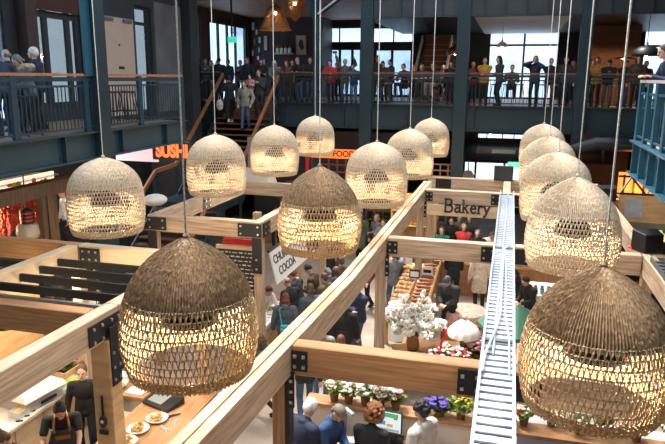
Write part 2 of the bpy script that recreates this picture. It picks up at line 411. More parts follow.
pens = [(-2.33, 4.32, 'dark brown woven dome lamp hanging largest at left of the central row', 1),
 (-2.38, 8.1, 'brown woven dome lamp second from the camera in the central row', 1),
 (-2.28, 11.4, 'tan woven dome lamp third in the central row above the long beam', 0),
 (-2.23, 15.0, 'tan woven dome lamp fourth in the central row partly behind the third', 0),
 (-2.29, 19.6, 'small tan woven dome lamp farthest in the central row', 0),
 (-5.78, 8.3, 'tan woven dome lamp at far left in front of the left gallery', 0),
 (-5.34, 11.2, 'pale woven dome lamp in front of the staircase handrail', 0),
 (-5.20, 14.0, 'tan woven dome lamp in front of the red curry stall letters', 0),
 (-5.43, 18.0, 'small tan woven dome lamp above the orange food sign', 0),
 (.74, 5.0, 'dark brown woven dome lamp cut off at the lower right corner', 1),
 (.82, 8.2, 'tan woven dome lamp second in the right row beside the cable ladder', 2),
 (.78, 11.0, 'tan woven dome lamp third in the right row', 0),
 (.80, 14.0, 'tan woven dome lamp fourth in the right row mostly hidden', 0),
 (.82, 17.2, 'small tan woven dome lamp farthest back in the right row', 0)]
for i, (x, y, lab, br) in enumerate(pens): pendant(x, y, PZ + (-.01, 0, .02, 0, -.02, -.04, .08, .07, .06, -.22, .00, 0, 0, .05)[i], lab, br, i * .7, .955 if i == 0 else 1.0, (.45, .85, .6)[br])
# ------------------------------------------------------------------ walls with openings
def wall(name, axis, c, t, a0, a1, z0, z1, ops, m):
    """axis 'x': the wall runs along x at y=c; 'y': along y at x=c. ops = (a0,a1,z0,z1)"""
    b = MB()
    def bx(p, q, r, s_):
        if q - p < .005 or s_ - r < .005: return
        if axis == 'x': b.box(p, q, c, c + t, r, s_)
        else: b.box(c, c + t, p, q, r, s_)
    xs = sorted(set([a0, a1] + [o[0] for o in ops] + [o[1] for o in ops]))
    for p, q in zip(xs, xs[1:]):
        mid = (p + q) / 2; zz = z0
        for o in sorted([o for o in ops if o[0] <= mid <= o[1]], key=lambda o: o[2]):
            bx(p, q, zz, o[2]); zz = o[3]
        bx(p, q, zz, z1)
    return S(name, b, m)
WN = [0]
frame_m = mat('window_frame', (.018, .022, .026), .5)
def window(axis, c, a0, a1, z0, z1, vm=(), hm=(), g=None, fw_=.06, m=None):
    WN[0] += 1
    p = T('window_%d' % WN[0], None, None, ((a0 + a1) / 2, c, z0) if axis == 'x' else (c, (a0 + a1) / 2, z0)); p['kind'] = 'structure'
    b = MB()
    def bx(p_, q, r, s_, d=.05):
        if axis == 'x': b.box(p_, q, c - d, c + d, r, s_)
        else: b.box(c - d, c + d, p_, q, r, s_)
    bx(a0, a0 + fw_, z0, z1); bx(a1 - fw_, a1, z0, z1); bx(a0 + fw_, a1 - fw_, z0, z0 + fw_); bx(a0 + fw_, a1 - fw_, z1 - fw_, z1)
    for v in vm: bx(v - fw_ / 2, v + fw_ / 2, z0 + fw_, z1 - fw_, .04)
    for h in hm: bx(a0 + fw_, a1 - fw_, h - fw_ / 2, h + fw_ / 2, .035)
    f = b.build('window_frame', m or frame_m, p, org=p.location); f['kind'] = 'structure'
    b = MB(); bx(a0 + fw_, a1 - fw_, z0 + fw_, z1 - fw_, .006)
    q = b.build('pane', g or glass, p, org=p.location); q['kind'] = 'structure'
    return p
glass_grey = glass_mat('grey_tinted_glass', (.36, .39, .40), .12)
glass_blue = glass_mat('pale_tinted_glass', (.62, .70, .78), .08)
GZ = 5.28                     # left gallery floor level
GF = GZ + .20                 # far gallery floor level
# left wall, upper storey
XW = -11.0
Yw = lambda u: onX(u, 60, XW).y
Zw = lambda u, v: onX(u, v, XW).z
zA = 5.9
opsL = [(5.0, Yw(8), GZ + .1, 9.3), (Yw(31), Yw(84), GZ + .3, 9.3), (Yw(104), Yw(133), GZ, Zw(118, 18)), (Yw(137), Yw(153), GZ, Zw(145, 7))]
wall('wall_left', 'y', XW - .25, .25, YN, 21.0, 4.6, ZR, opsL, charc)
window('y', XW - .12, 5.0, Yw(8), GZ + .1, 9.3, hm=[Zw(4, 21)], g=glass_blue, m=galv_dk, vm=[7, 9])
window('y', XW - .12, Yw(31), Yw(84), GZ + .3, 9.3, vm=[Yw(51), Yw(73)], hm=[Zw(55, 15)], g=glass_grey, fw_=.16)
window('y', XW - .12, Yw(137), Yw(153), GZ, Zw(145, 7), hm=[Zw(145, 24)], g=glass_grey, fw_=.09)
b = MB()
for i in range(20):
    y = Yw(31) + .2 + (Yw(84) - Yw(31) - .3) * i / 19; b.box(XW, XW + .04, y - .07, y + .07, Zw(55, 15) + .08, 9.3)
tag(b.build('timber_slat_screen', mat('red_brown_slat', (.16, .075, .055), .6)), 'red brown slatted screen above the tall gallery windows at upper left', 'slat screen')
# big pale sliding door
dr = T('door_1', None, None, (XW + .03, (Yw(104) + Yw(133)) / 2, GZ)); dr['kind'] = 'structure'
b = MB().box(XW + .01, XW + .07, Yw(104), Yw(133), GZ, Zw(118, 18)); b.build('door_panel', mat('pale_pink_ply', (.47, .36, .29), .55, var=.05, scale=2), dr, org=dr.location)['kind'] = 'structure'
b = MB()
for u in (108, 127): b.box(XW + .07, XW + .12, Yw(u) - .22, Yw(u) + .22, Zw(118, 22), Zw(118, 19))
b.build('door_roller', galv_dk, dr, org=dr.location)['kind'] = 'structure'
b = MB()
b.box(XW + .07, XW + .085, Yw(119) - .13, Yw(119) + .13, Zw(119, 69), Zw(119, 66.5)); b.box(XW + .07, XW + .085, Yw(118) - .03, Yw(118) + .03, Zw(118, 46), Zw(118, 44))
b.build('door_handle', black, dr, org=dr.location)['kind'] = 'structure'
S('trim_2', MB().box(XW, XW + .05, Yw(155), Yw(181), GZ, Zw(168, 5)), mat('brushed_grey_panel', (.13, .135, .15), .45, .2, var=.25, scale=1.2))
S('trim_3', MB().box(XW, XW + .35, Yw(182), Yw(190), 0, ZR), charc)
S('trim_4', MB().box(XW, XW + .3, Yw(19), Yw(30), GZ, ZR), brownw)
# brown side facade beyond the stairs
XF = -12.3
Yf = lambda u: onX(u, 60, XF).y
Zf = lambda u, v: onX(u, v, XF).z
z1a, z1b, z2a = GZ, Zf(211, 16.5), Zf(237, 12)
opsF = [(Yf(193), Yf(202), GZ, Zf(197, 12)), (Yf(211), Yf(248.5), GZ, z1b), (Yf(211), Yf(248.5), z2a, ZR - .6)]
wall('wall_facade', 'y', XF - .25, .25, 21.0, 30.2, 0, ZR, opsF, brownw)
window('y', XF - .12, Yf(193), Yf(202), GZ, Zf(197, 12), hm=[Zf(197, 27)], g=glass_blue)
window('y', XF - .12, Yf(211), Yf(248.5), GZ, z1b, vm=[Yf(221), Yf(230), Yf(238)], hm=[Zf(230, 24)], g=glass_blue, fw_=.14)
window('y', XF - .12, Yf(211), Yf(248.5), z2a, ZR - .6, vm=[Yf(221), Yf(238)], g=glass_grey, fw_=.14)
S('trim_5', MB().box(XF - .25, XW, 20.9, 21.1, 0, ZR), brownw)
# back walls of the far gallery
XB = onY(321, 50, 30).x
wall('wall_picture', 'x', 30.0, .25, XF - .25, XB, 0, ZR, [], mat('dark_plum_wall', (.040, .022, .024), .7, var=.2, scale=2))
S('trim_6', MB().box(XB - .2, XB, 30.25, 32, 0, ZR), charc)
YB = 32.0
Xb = lambda u: onY(u, 50, YB).x
Zb = lambda u, v: onY(u, v, YB).z
ops = [(Xb(321), Xb(364), Zb(340, 43), Zb(340, 27)), (Xb(323), Xb(362), GF, Zb(340, 47.5)), (Xb(371), Xb(413), Zb(390, 43), Zb(390, 27)), (Xb(374), Xb(413), GF, Zb(390, 48)),
       (Xb(488), Xb(560), GF, Zb(520, 26.5)), (Xb(642), Xb(700), GF, Zb(650, 26))]
wall('wall_far', 'x', YB, .25, XB - .2, XR, 0, ZR, ops + [(Xb(458), Xb(530), Zb(490, 181), Zb(490, 161)), (Xb(482), Xb(532), Zb(505, 139.5), Zb(505, 133.5))], mat('dark_blue_grey_wall', (.018, .028, .036), .6))
window('x', YB + .1, *ops[0], vm=[Xb(339)]); window('x', YB + .1, *ops[1], vm=[Xb(339.5), Xb(352)], g=glass_blue, fw_=.12)
window('x', YB + .1, *ops[2], vm=[Xb(393)]); window('x', YB + .1, *ops[3], vm=[Xb(392)], g=glass_blue, fw_=.12)
window('x', YB + .1, *ops[4], vm=[Xb(524)], hm=[Zb(524, 45)], fw_=.09); window('x', YB + .1, *ops[5], hm=[Zb(650, 46)], fw_=.1)
window('x', YB + .1, Xb(458), Xb(530), Zb(490, 181), Zb(490, 161), vm=[Xb(470), Xb(482), Xb(512)], fw_=.1)
window('x', YB + .1, Xb(482), Xb(532), Zb(505, 139.5), Zb(505, 133.5), vm=[Xb(492), Xb(508), Xb(520)], fw_=.05)
# pale building across the street, seen through the big panes
bo = T('building', 'pale glazed building across the street seen through the tall upper window', 'building', (0, 46, 0))
MB().box(-20, 16, 0, 6, 0, 9.5).build('wall', mat('pale_render', (.80, .82, .84), .8), bo)
for i in range(12):
    MB().box(-19 + 2.9 * i, -17.2 + 2.9 * i, -.05, 0, 5.2, 7.6).build('window', mat('street_glass', (.62, .70, .74), .2), bo)
MB().box(-20.3, 16.3, -.4, 6, 9.5, 9.9).build('roof', mat('pale_roof', (.55, .56, .58), .7), bo)
# brick wall and header
S('wall_brick', MB().box(onY(584, 40, 28).x, onY(641, 40, 28).x, 28, 28.25, 0, ZR), brick)
zh = onY(500, 16.5, 23).z
S('trim_7', MB().box(onY(366, 10, 23).x, XR, 22.9, 23.15, zh, ZR), charc)
b = MB()
b.box(onY(366, 10, 23).x, XR, 22.82, 22.9, zh, zh + .06); b.box(onY(366, 10, 23).x, XR, 22.86, 22.9, zh + .62, zh + .66)
for u in range(380, 660, 21): x = onY(u, 10, 23).x; b.box(x - .03, x + .03, 22.85, 22.9, zh + .06, ZR)
S('trim_8', b, teal_dk)
S('ceiling_gallery', MB().box(onY(474, 10, 23).x, onY(574, 10, 23).x, 23.15, YB, zh + .02, zh + .1), mat('pale_soffit', (.55, .55, .55), .7, var=.06, scale=.8))
S('ceiling_dark', MB().box(onY(574, 10, 23).x, XR, 23.15, YB, zh + .05, zh + .12).box(onY(362, 10, 23).x, onY(474, 10, 23).x, 23.15, YB, zh + .05, zh + .12), black)
S('ceiling_timber', MB().box(XF, onY(362, 10, 23).x - .02, 23.0, YB, 9.15, 9.25), mat('timber_soffit', (.30, .155, .085), .55, var=.2, scale=2, stretch=(6, .6, 1)))

# ------------------------------------------------------------------ galleries
gfl = mat('gallery_floor_timber', (.20, .12, .075), .5, var=.2, scale=2, stretch=(6, .7, 1))
S('floor_gallery_left', MB().box(-11.0, -8.25, -3, 15.4, 4.8, GZ), gfl)
S('floor_gallery_far', MB().box(-8.35, XR, 23.05, YB, 4.8, GF).box(XF, -10.65, 23.05, YB, 4.8, GF).box(-10.65, -8.35, 23.35, YB, 4.8, GF), gfl)
S('floor_gallery_right', MB().box(2.35, 6.5, -3, 13.25, 4.75, GZ), mat('pale_deck', (.34, .31, .28), .6))
def girder(name, axis, c, a0, a1, z0, z1, sgn, m, step):
    b = MB()
    def bx(p, q, d0, d1, r, s_):
        lo, hi = sorted((c + sgn * d0, c + sgn * d1))
        if axis == 'x': b.box(p, q, lo, hi, r, s_)
        else: b.box(lo, hi, p, q, r, s_)
    bx(a0, a1, -.05, 0, z0, z1); bx(a0, a1, 0, .11, z0, z0 + .035); bx(a0, a1, 0, .11, z1 - .035, z1)
    a = a0 + .2
    while a < a1: bx(a, a + .035, 0, .10, z0 + .035, z1 - .035); bx(a - .09, a - .06, 0, .02, z0 + .1, z0 + .13); a += step
    return S(name, b, m)
girder('trim_9', 'y', -8.2, -3, 15.4, 4.74, GZ + .02, 1, teal, 1.9)
S('trim_10', MB().box(-11, -8.2, 15.4, 15.46, 4.74, GZ + .02), teal_dk)
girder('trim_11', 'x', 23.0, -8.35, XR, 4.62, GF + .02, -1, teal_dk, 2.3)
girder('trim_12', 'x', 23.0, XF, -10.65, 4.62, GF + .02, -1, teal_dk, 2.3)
girder('trim_13', 'y', 2.3, -3, 13.3, 4.68, GZ + .02, -1, teal_b, .75)
S('trim_14', MB().box(2.3, 6.5, 13.25, 13.3, 4.68, GZ + .02), teal_b)
rail_dark = mat('dark_red_handrail', (.17, .06, .045), .4, var=.2, scale=5)
def balustrade(name, label, axis, c, a0, a1, z0, step, m, bar, railm, pw=.10, rail_h=1.1, top=True, bars=True, barm=None):
    p = T(name, label, 'balustrade', (c, (a0 + a1) / 2, z0) if axis == 'y' else ((a0 + a1) / 2, c, z0))
    def bx(b, p_, q, d, r, s_):
        if axis == 'x': b.box(p_, q, c - d, c + d, z0 + r, z0 + s_)
        else: b.box(c - d, c + d, p_, q, z0 + r, z0 + s_)
        return b
    bx(MB(), a0, a1, .045, rail_h - .03, rail_h + .02).build('handrail', railm, p, org=p.location)
    n = max(1, round((a1 - a0) / step))
    for i in range(n + 1):
        a = a0 + (a1 - a0) * i / n
        bx(MB(), a - pw / 2, a + pw / 2, .035, 0, rail_h - .03).build('post', m, p, org=p.location)
    for i in range(n):
        s0 = a0 + (a1 - a0) * i / n + pw / 2; s1 = a0 + (a1 - a0) * (i + 1) / n - pw / 2
        b = MB(); bx(b, s0, s1, .02, .09, .12); bx(b, s0, s1, .02, rail_h - .24, rail_h - .20)
        if top: bx(b, s0, s1, .03, rail_h - .13, rail_h - .05)
        k = max(1, round((s1 - s0) / bar))
        if bars:
            for j in range(1, k): a = s0 + (s1 - s0) * j / k; bx(b, a - .008, a + .008, .008, .12, rail_h - .24)
        b.build('railing_panel', barm or m, p, org=p.location)
    return p
balustrade('balustrade', 'teal steel railing with timber handrail along the left gallery', 'y', -8.2, -2.5, 15.3, GZ, 2.0, teal, .11, rail_wood, pw=.14, rail_h=1.14)
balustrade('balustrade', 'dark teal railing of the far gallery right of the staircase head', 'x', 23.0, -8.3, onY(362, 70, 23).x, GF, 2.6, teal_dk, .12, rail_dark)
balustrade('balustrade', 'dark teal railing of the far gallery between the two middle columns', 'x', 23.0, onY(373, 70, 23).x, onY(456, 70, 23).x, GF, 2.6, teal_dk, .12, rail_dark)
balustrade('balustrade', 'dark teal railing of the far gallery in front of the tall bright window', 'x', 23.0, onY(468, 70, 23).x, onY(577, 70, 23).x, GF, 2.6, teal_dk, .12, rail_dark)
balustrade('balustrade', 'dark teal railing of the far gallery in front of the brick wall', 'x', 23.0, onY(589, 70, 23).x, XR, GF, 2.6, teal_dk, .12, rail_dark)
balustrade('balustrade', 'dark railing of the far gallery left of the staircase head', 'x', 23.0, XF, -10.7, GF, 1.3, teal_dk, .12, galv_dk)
balustrade('balustrade', 'bright teal slatted railing of the near gallery at the right edge', 'y', 2.3, -2.5, 13.25, GZ, .75, teal_b, .25, mat('grey_handrail', (.42, .38, .36), .5), pw=.15, top=False)
# columns
def column(name, x, y, w_, d_, m, z0=0, z1=ZR): S(name, MB().box(x - w_/2, x + w_/2, y - d_/2, y + d_/2, z0, z1), m)
def hcol(name, x, y, w_, d_, m):
    S(name, MB().box(x - w_/2, x + w_/2, y - d_/2, y - d_/2 + .03, 0, ZR).box(x - w_/2, x + w_/2, y + d_/2 - .03, y + d_/2, 0, ZR).box(x - .02, x + .02, y - d_/2, y + d_/2, 0, ZR), m)
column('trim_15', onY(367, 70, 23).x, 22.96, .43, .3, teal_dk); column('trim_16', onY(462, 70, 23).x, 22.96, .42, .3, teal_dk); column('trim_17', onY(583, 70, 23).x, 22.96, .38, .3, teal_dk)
column('trim_18', onY(316.5, 70, 23).x, 22.97, .17, .2, teal)
xl, yl = -8.18, onX(95, 70, -8.2).y
S('trim_19', MB().box(xl - .16, xl + .16, yl - .17, yl + .17, 0, ZR), teal_dk)
S('trim_20', MB().box(xl + .02, xl + .06, yl - .42, yl - .17, GZ + 1.12, ZR), teal_b)
xc = onY(316.5, 30, 23).x
S('trim_21', MB().bar((xc, 22.95, 8.55), (xc + 2.9, 22.95, 10.6), .14, .2).bar((xc, 22.95, 8.4), (xc - .9, 22.95, 10.6), .14, .2), teal_dk)
S('trim_22', MB().bar((xc + .1, 22.8, 8.58), (xc + 3.0, 22.8, 10.6), .07, .05), galv)

# ------------------------------------------------------------------ staircase down from the far gallery
st = T('staircase', 'dark staircase with brown treads and sloping timber handrails down from the far gallery', 'staircase', (-9.5, 21, 0))
NT = 16; zt, zl = GF, 2.55; dy = 3.85 / NT; dz = (zt - zl) / NT
def stair_flight(y1, z1, n, dy, dz, x0, x1):
    for i in range(1, n + 1):
        y = y1 - dy * i; z = z1 - dz * i
        MB().box(x0, x1, y, y + dy + .02, z - .05, z).build('tread', mat('stair_tread', (.028, .017, .014), .6), st, org=st.location)
        MB().box(x0, x1, y - .012, y, z - .05, z + .004).build('nosing', mat('stair_nosing', (.17, .065, .04), .5), st, org=st.location)
    for x in (x0 - .03, x1 + .03):
        MB().bar((x, y1, z1 - .15), (x, y1 - dy * n, z1 - dz * n - .15), .05, .34).build('stringer', teal_dk, st, org=st.location)
stair_flight(23.05, zt, NT, dy, dz, -10.55, -8.4)
yl0 = 23.05 - 3.85
MB().box(-10.58, -8.37, yl0 - 1.3, yl0, zl - .18, zl).build('landing', teal_dk, st, org=st.location)
stair_flight(yl0 - 1.3, zl, 14, .25, zl / 15, -10.55, -8.4)
for x in (-10.62, -8.34):
    pts = [(x, 23.1, zt + 1.02), (x, yl0, zl + 1.0), (x, yl0 - 1.3, zl + .95), (x, yl0 - 1.3 - 3.5, .17 + .95)]
    b = MB()
    for p0, p1 in zip(pts, pts[1:]): b.bar(p0, p1, .07, .12)
    b.build('handrail', mat('orange_handrail', (.30, .125, .05), .45, var=.15, scale=5), st, org=st.location)
    b = MB()
    for k in range(26):
        y = 23.0 - 3.75 * k / 25; z = zt - (23.05 - y) / 3.85 * (zt - zl); b.box(x - .008, x + .008, y - .008, y + .008, z - .1, z + .98)
    for k in range(10): y = yl0 - 1.3 * k / 9; b.box(x - .008, x + .008, y - .008, y + .008, zl, zl + .95)
    for k in range(22): y = yl0 - 1.3 - 3.4 * k / 21; z = zl - 3.4 * k / 21 * zl / 3.75; b.box(x - .008, x + .008, y - .008, y + .008, z - .1, z + .9)
    b.box(x - .03, x + .03, yl0 - .04, yl0 + .04, 0, zl + 1); b.box(x - .03, x + .03, yl0 - 1.34, yl0 - 1.26, 0, zl + .95)
    b.build('railing_panel', teal_dk, st, org=st.location)
# flight going up behind the far gallery
su = T('staircase', 'narrow upper flight with pale stringers rising behind the far gallery crowd', 'staircase', (onY(428, 60, 26).x, 26, GF))
for i in range(10):
    MB().box(-.5, .5, .3 * i, .3 * i + .28, .24 * i + .16, .24 * i + .2).build('tread', wood_counter, su)
for x in (-.62, .62):
    MB().bar((x, -.4, .16), (x, 2.85, 2.6), .07, .3).build('stringer', mat('pale_stringer', (.85, .80, .75), .5), su)
MB().bar((-.5, -.1, .2), (-.5, 2.85, 2.45), .05, .25).build('side_panel', teal_b, su)
MB().box(-.55, .75, 3.05, 3.15, 0, 2.75).build('back_panel', mat('brown_panel', (.15, .075, .05), .6), su)

# ------------------------------------------------------------------ things on the upper level
for i, (u, v, w_, h_, c) in enumerate([(253, 26, 4, 9, (.5, .5, .5)), (256.5, 32, 3, 6, (.55, .52, .5)), (254.5, 42, 2.5, 7, (.4, .12, .1)), (259.5, 40, 3.5, 7, (.5, .5, .52)), (252.5, 53, 3, 7, (.6, .6, .6)), (259, 50, 3, 6, (.3, .3, .3)), (265.5, 43, 4.5, 15, (.45, .42, .4)), (258, 58, 3, 5, (.7, .7, .7)), (264, 62, 3, 6, (.5, .45, .4)), (301, 45, 11, 19, (.42, .32, .24))]):
    c0 = onY(u, v, 29.95); k = 29.9 / 660 * 1.04
    f = T('picture_frame', ['tall picture topmost in the left column of wall pictures', 'small picture right of the topmost one', 'reddish picture below the topmost one', 'pale picture in the middle of the cluster', 'pale picture low at the left of the cluster', 'dark little picture in the middle of the cluster', 'tall narrow picture at the right of the cluster', 'small white picture low in the cluster', 'small picture lowest at the right of the cluster', 'large brown botanical print alone on the plum wall'][i], 'picture', (c0.x, 29.99, c0.z))
    MB().box(-w_ * k / 2, w_ * k / 2, -.03, 0, -h_ * k / 2, h_ * k / 2).build('frame', frame_m if i < 9 else wood_counter, f)
    MB().box(-w_ * k / 2 + .03, w_ * k / 2 - .03, -.035, -.03, -h_ * k / 2 + .03, h_ * k / 2 - .03).build('print', mat('print_%d' % i, c, .6), f)
    if i == 9: MB().ball((0, -.036, .05), (.12, .01, .2), 10, 6).ball((.05, -.036, -.1), (.1, .01, .12), 8, 6).build('plant_motif', mat('print_ink', (.03, .02, .02), .7), f)
c0 = onY(283.5, 53, 29.7)
sh = T('wall_shelf', 'small wall shelf of red and white jars on the plum wall', 'shelf', (c0.x, 29.85, c0.z)); MB().box(-.45, .45, -.15, .14, -.05, 0).build('board', wood_pale, sh)
for i in range(4):
    j = T('jar', ['white jar with red lid first from the left on the wall shelf', 'white jar with red lid second on the wall shelf', 'white jar with red lid third on the wall shelf', 'white jar with red lid last on the wall shelf'][i], 'jar', (c0.x - .33 + .2 * i, 29.83, c0.z), 0, 'jars on the wall shelf')
    MB().lathe([(.07, 0), (.08, .02), (.08, .2), (.05, .24)], 12).build('body', white, j); MB().lathe([(.055, .24), (.055, .34)], 12).build('lid', mat('red_lid', (.3, .03, .02), .5), j)
# bell shaped wicker lamps over the stair head
amber = mat('amber_wicker', (.34, .15, .045), .6, var=.35, scale=30, stretch=(1, 1, 6))
def bell(u, v, w_, flip, label):
    c0 = onY(u, v, 24.2); p = T('wicker_bell_lamp', label, 'pendant lamp', c0)
    b = MB(); R = w_ / 2
    prof = [(R, 0), (R * .94, .05), (R * .72, .35), (R * .60, .6), (R * .5, .75), (R * .2, .88), (.03, .95)]
    if flip: prof = [(r, .95 - z) for r, z in prof]
    n = 60
    for i in range(n):
        a = 2 * PI * i / n; b.tube([pol(a, r, z) for r, z in prof], .016, 4)
    for k in range(24):
        t = k / 23 * (len(prof) - 1.001); i = int(t); r = prof[i][0] + (prof[i + 1][0] - prof[i][0]) * (t - i); z = prof[i][1] + (prof[i + 1][1] - prof[i][1]) * (t - i)
        b.tube([pol(2 * PI * j / 30, r + .012 * (-1) ** j, z) for j in range(31)], .014, 4)
    b.build('woven_shade', amber, p)
    MB().ball((0, 0, .62), .07).build('bulb', bulb_m, p); MB().tube([(0, 0, .66), (0, 0, 9.2 - c0.z)], .012, 6).build('cord', black, p)
    lamp('bulb_light', 'POINT', (0, 0, .5), 14, (1, .62, .3), .08, parent=p)
bell(275.5, 30, 1.2, False, 'amber wicker bell lamp hanging over the staircase head')
bell(295, 21, .95, True, 'darker wicker lamp hanging right behind the bell lamp')
def dome_lamp(u, v, Y, R, h, m, label, top=zh, lit=0):
    c0 = onY(u, v, Y); p = T('dome_lamp', label, 'pendant lamp', c0)
    MB().lathe([(R, 0), (R * .97, h * .25), (R * .8, h * .65), (R * .45, h * .93), (.04, h), (.03, h + .1)], 24).build('lamp_shade', m, p, smooth=True)
    MB().ball((0, 0, .03), .05).build('bulb', bulb_m, p); MB().tube([(0, 0, h), (0, 0, top - c0.z)], .01, 6).build('cord', black, p)
    if lit: lamp('bulb_light', 'POINT', (0, 0, -.08), lit, (1, .6, .3), .05, parent=p)
dome_lamp(455, 54.5, 24.8, .33, .3, mat('copper', (.30, .10, .05), .3, .8), 'copper dome lamp beside the right middle column', lit=30)
dome_lamp(646, 56, 20.5, .40, .28, black, 'large black dome lamp at the upper right near the navy man', top=ZR)
dome_lamp(502, 47, 27, .2, .2, mat('lit_cream_shade', (.9, .75, .5), .5), 'cream shaded lamp in front of the tall bright window', lit=5)
dome_lamp(624, 59, 26, .38, .07, galv_dk, 'flat disc lamp before the brick wall', lit=90)
# exit sign on its bracket at the facade
c0 = onY(232, 40, 22.9)
ex = T('exit_sign', 'small green running man exit sign hanging at the brown facade', 'sign', c0)
MB().box(-.16, .16, -.03, .03, -.1, .12).build('lightbox', mat('exit_green', (.02, .42, .28), .5, emit=1.2), ex); MB().box(-.03, .03, -.02, .02, .12, 3).build('hanger', black, ex)
MB().ball((.02, -.034, .08), (.02, .006, .02), 8, 5).bar((.01, -.034, .06), (-.02, -.034, 0), .03, .008, (0, 1, 0)).bar((-.02, -.034, 0), (.04, -.034, -.07), .02, .008, (0, 1, 0)).bar((-.02, -.034, 0), (-.08, -.034, -.05), .02, .008, (0, 1, 0)).build('running_man', white, ex)

# ------------------------------------------------------------------ below the far gallery
neon = mat('red_neon', (1.0, .10, .03), .5, emit=2.2)
def sign(name, label, body, u, v, Y, w_, h_, size, back, letter, loc2=None, sx=1.0, bold=.0):
    c0 = onY(u, v, Y); p = T(name, label, 'sign', c0)
    MB().box(-w_/2, w_/2, 0, .08, -h_/2, h_/2).build('panel', back, p)
    text_mesh('lettering', body, size, letter, p, (0, -.012, 0), ext=.01, bold=bold, sx=sx)
    return p
sign('neon_sign', 'glowing red sushi letters under the left gallery behind the stair rail', 'SUSHI', 172, 151.5, 16.6, 1.25, .50, .50, black, neon, bold=.02, sx=.78)
sign('neon_sign', 'glowing red curry stall letters behind the third left lampshade', 'KARI', 279, 154, 22.6, 1.6, .62, .56, black, neon, bold=.018, sx=.9)
sign('shop_sign', 'orange Thai food sign with dark letters below the far gallery', 'THAI FOOD', 334, 153.8, 22.4, 1.75, .32, .30, mat('orange_lightbox', (1.0, .16, .02), .5, emit=1.0), black, bold=.008, sx=.95)
sign('exit_sign', 'green lit EXIT box below the far gallery right of the black duct', 'EXIT', 514, 164.7, 22.7, .40, .17, .16, mat('exit_green2', (.02, .55, .30), .5, emit=1.6), white, bold=.006)
tag(MB().box(onY(307, 150, 22.3).x - .06, onY(307, 150, 22.3).x + .06, 22.3, 22.4, 0, onY(307, 150, 22.3).z + .25).build('red_post', mat('red_paint', (.45, .02, .02), .5)), 'red post left of the orange food sign', 'post')
pl = T('lit_wall_panel', 'pinkish white lit panel left of the red sushi letters', 'light panel', onY(138, 151, 16.7))
MB().box(-.75, .62, 0, .08, -.30, .30).build('panel', mat('pink_lightbox', (.80, .62, .66), .5, emit=.55), pl)
# ducts
d = T('air_duct', 'thick black round air duct under the far gallery', 'air duct', onY(505, 151, 23.7))
MB().tube([(-3.4, 0, 0), (3.6, 0, 0)], .33, 20).build('duct', mat('black_duct', (.014, .017, .022), .35, .3), d, smooth=True)
b = MB()
for x in (-3, -.9, 1.2, 3.2): b.tube([(x - .04, 0, 0), (x + .04, 0, 0)], .345, 20)
b.build('collar', black, d)
MB().box(-.45, .35, -.36, -.3, -.05, .08).build('vent_slot', galv_dk, d)
d = T('air_duct', 'bent black air duct at right above the glowing oven', 'air duct', onY(600, 152, 21.8))
MB().tube([(-1.6, .3, -.35), (-.6, .2, .1), (-.1, 0, .28), (.6, 0, .28), (3.0, 0, .25)], .24, 18).build('duct', MATS['black_duct'], d, smooth=True)
MB().box(1.0, 1.05, -.02, .02, .4, 4.8 - d.location.z).build('hanger', black, d); MB().box(-.4, -.35, .08, .12, .3, 4.8 - d.location.z).build('hanger', black, d)
# ground floor back partition and stalls below the gallery
S('wall_under_left', MB().box(XL, XL + .1, YN, 29, 0, 4.7), charc)
ov = T('pizza_oven', 'dark domed oven with glowing orange mouth under the right ducts', 'oven', (onY(612, 165, 22).x, 22.0, 0))
glow = mat('orange_glow', (1.0, .26, .04), .5, emit=1.4)
b = MB()
for i in range(13):
    a0, a1 = PI * i / 13, PI * (i + 1) / 13
    r0_, r1_ = .62, .95
    q = [(r0_ * math.cos(a0), 0, r0_ * math.sin(a0)), (r1_ * math.cos(a0), 0, r1_ * math.sin(a0)), (r1_ * math.cos(a1), 0, r1_ * math.sin(a1)), (r0_ * math.cos(a1), 0, r0_ * math.sin(a1))]
    b.hexa([(x - .45, -.1, z + 2.15) for x, y, z in q] + [(x - .45, .9, z + 2.15) for x, y, z in q])
b.build('dome', black, ov)
b = MB(); b.tube([(-.45 + .64 * math.cos(PI * i / 16), -.12, 2.15 + .64 * math.sin(PI * i / 16)) for i in range(17)], .05, 6).build('arch_rim', mat('copper_rim', (.5, .14, .05), .35, .5, emit=.2), ov)
MB().box(-1.5, 1.6, -.1, .9, 0, 2.15).build('base', brick, ov)
MB().box(.35, 1.75, .7, .8, 1.6, 3.45).build('lit_panel', glow, ov)
b = MB()
for x in (.5, .8, 1.1, 1.4): b.box(x - .03, x + .03, .55, .62, 2.1, 3.4)
b.box(.3, 1.75, .55, .62, 2.75, 2.8); b.build('grille', black, ov)
lamp('oven_light', 'POINT', (.9, .2, 2.9), 30, (1, .4, .12), .2, parent=ov)
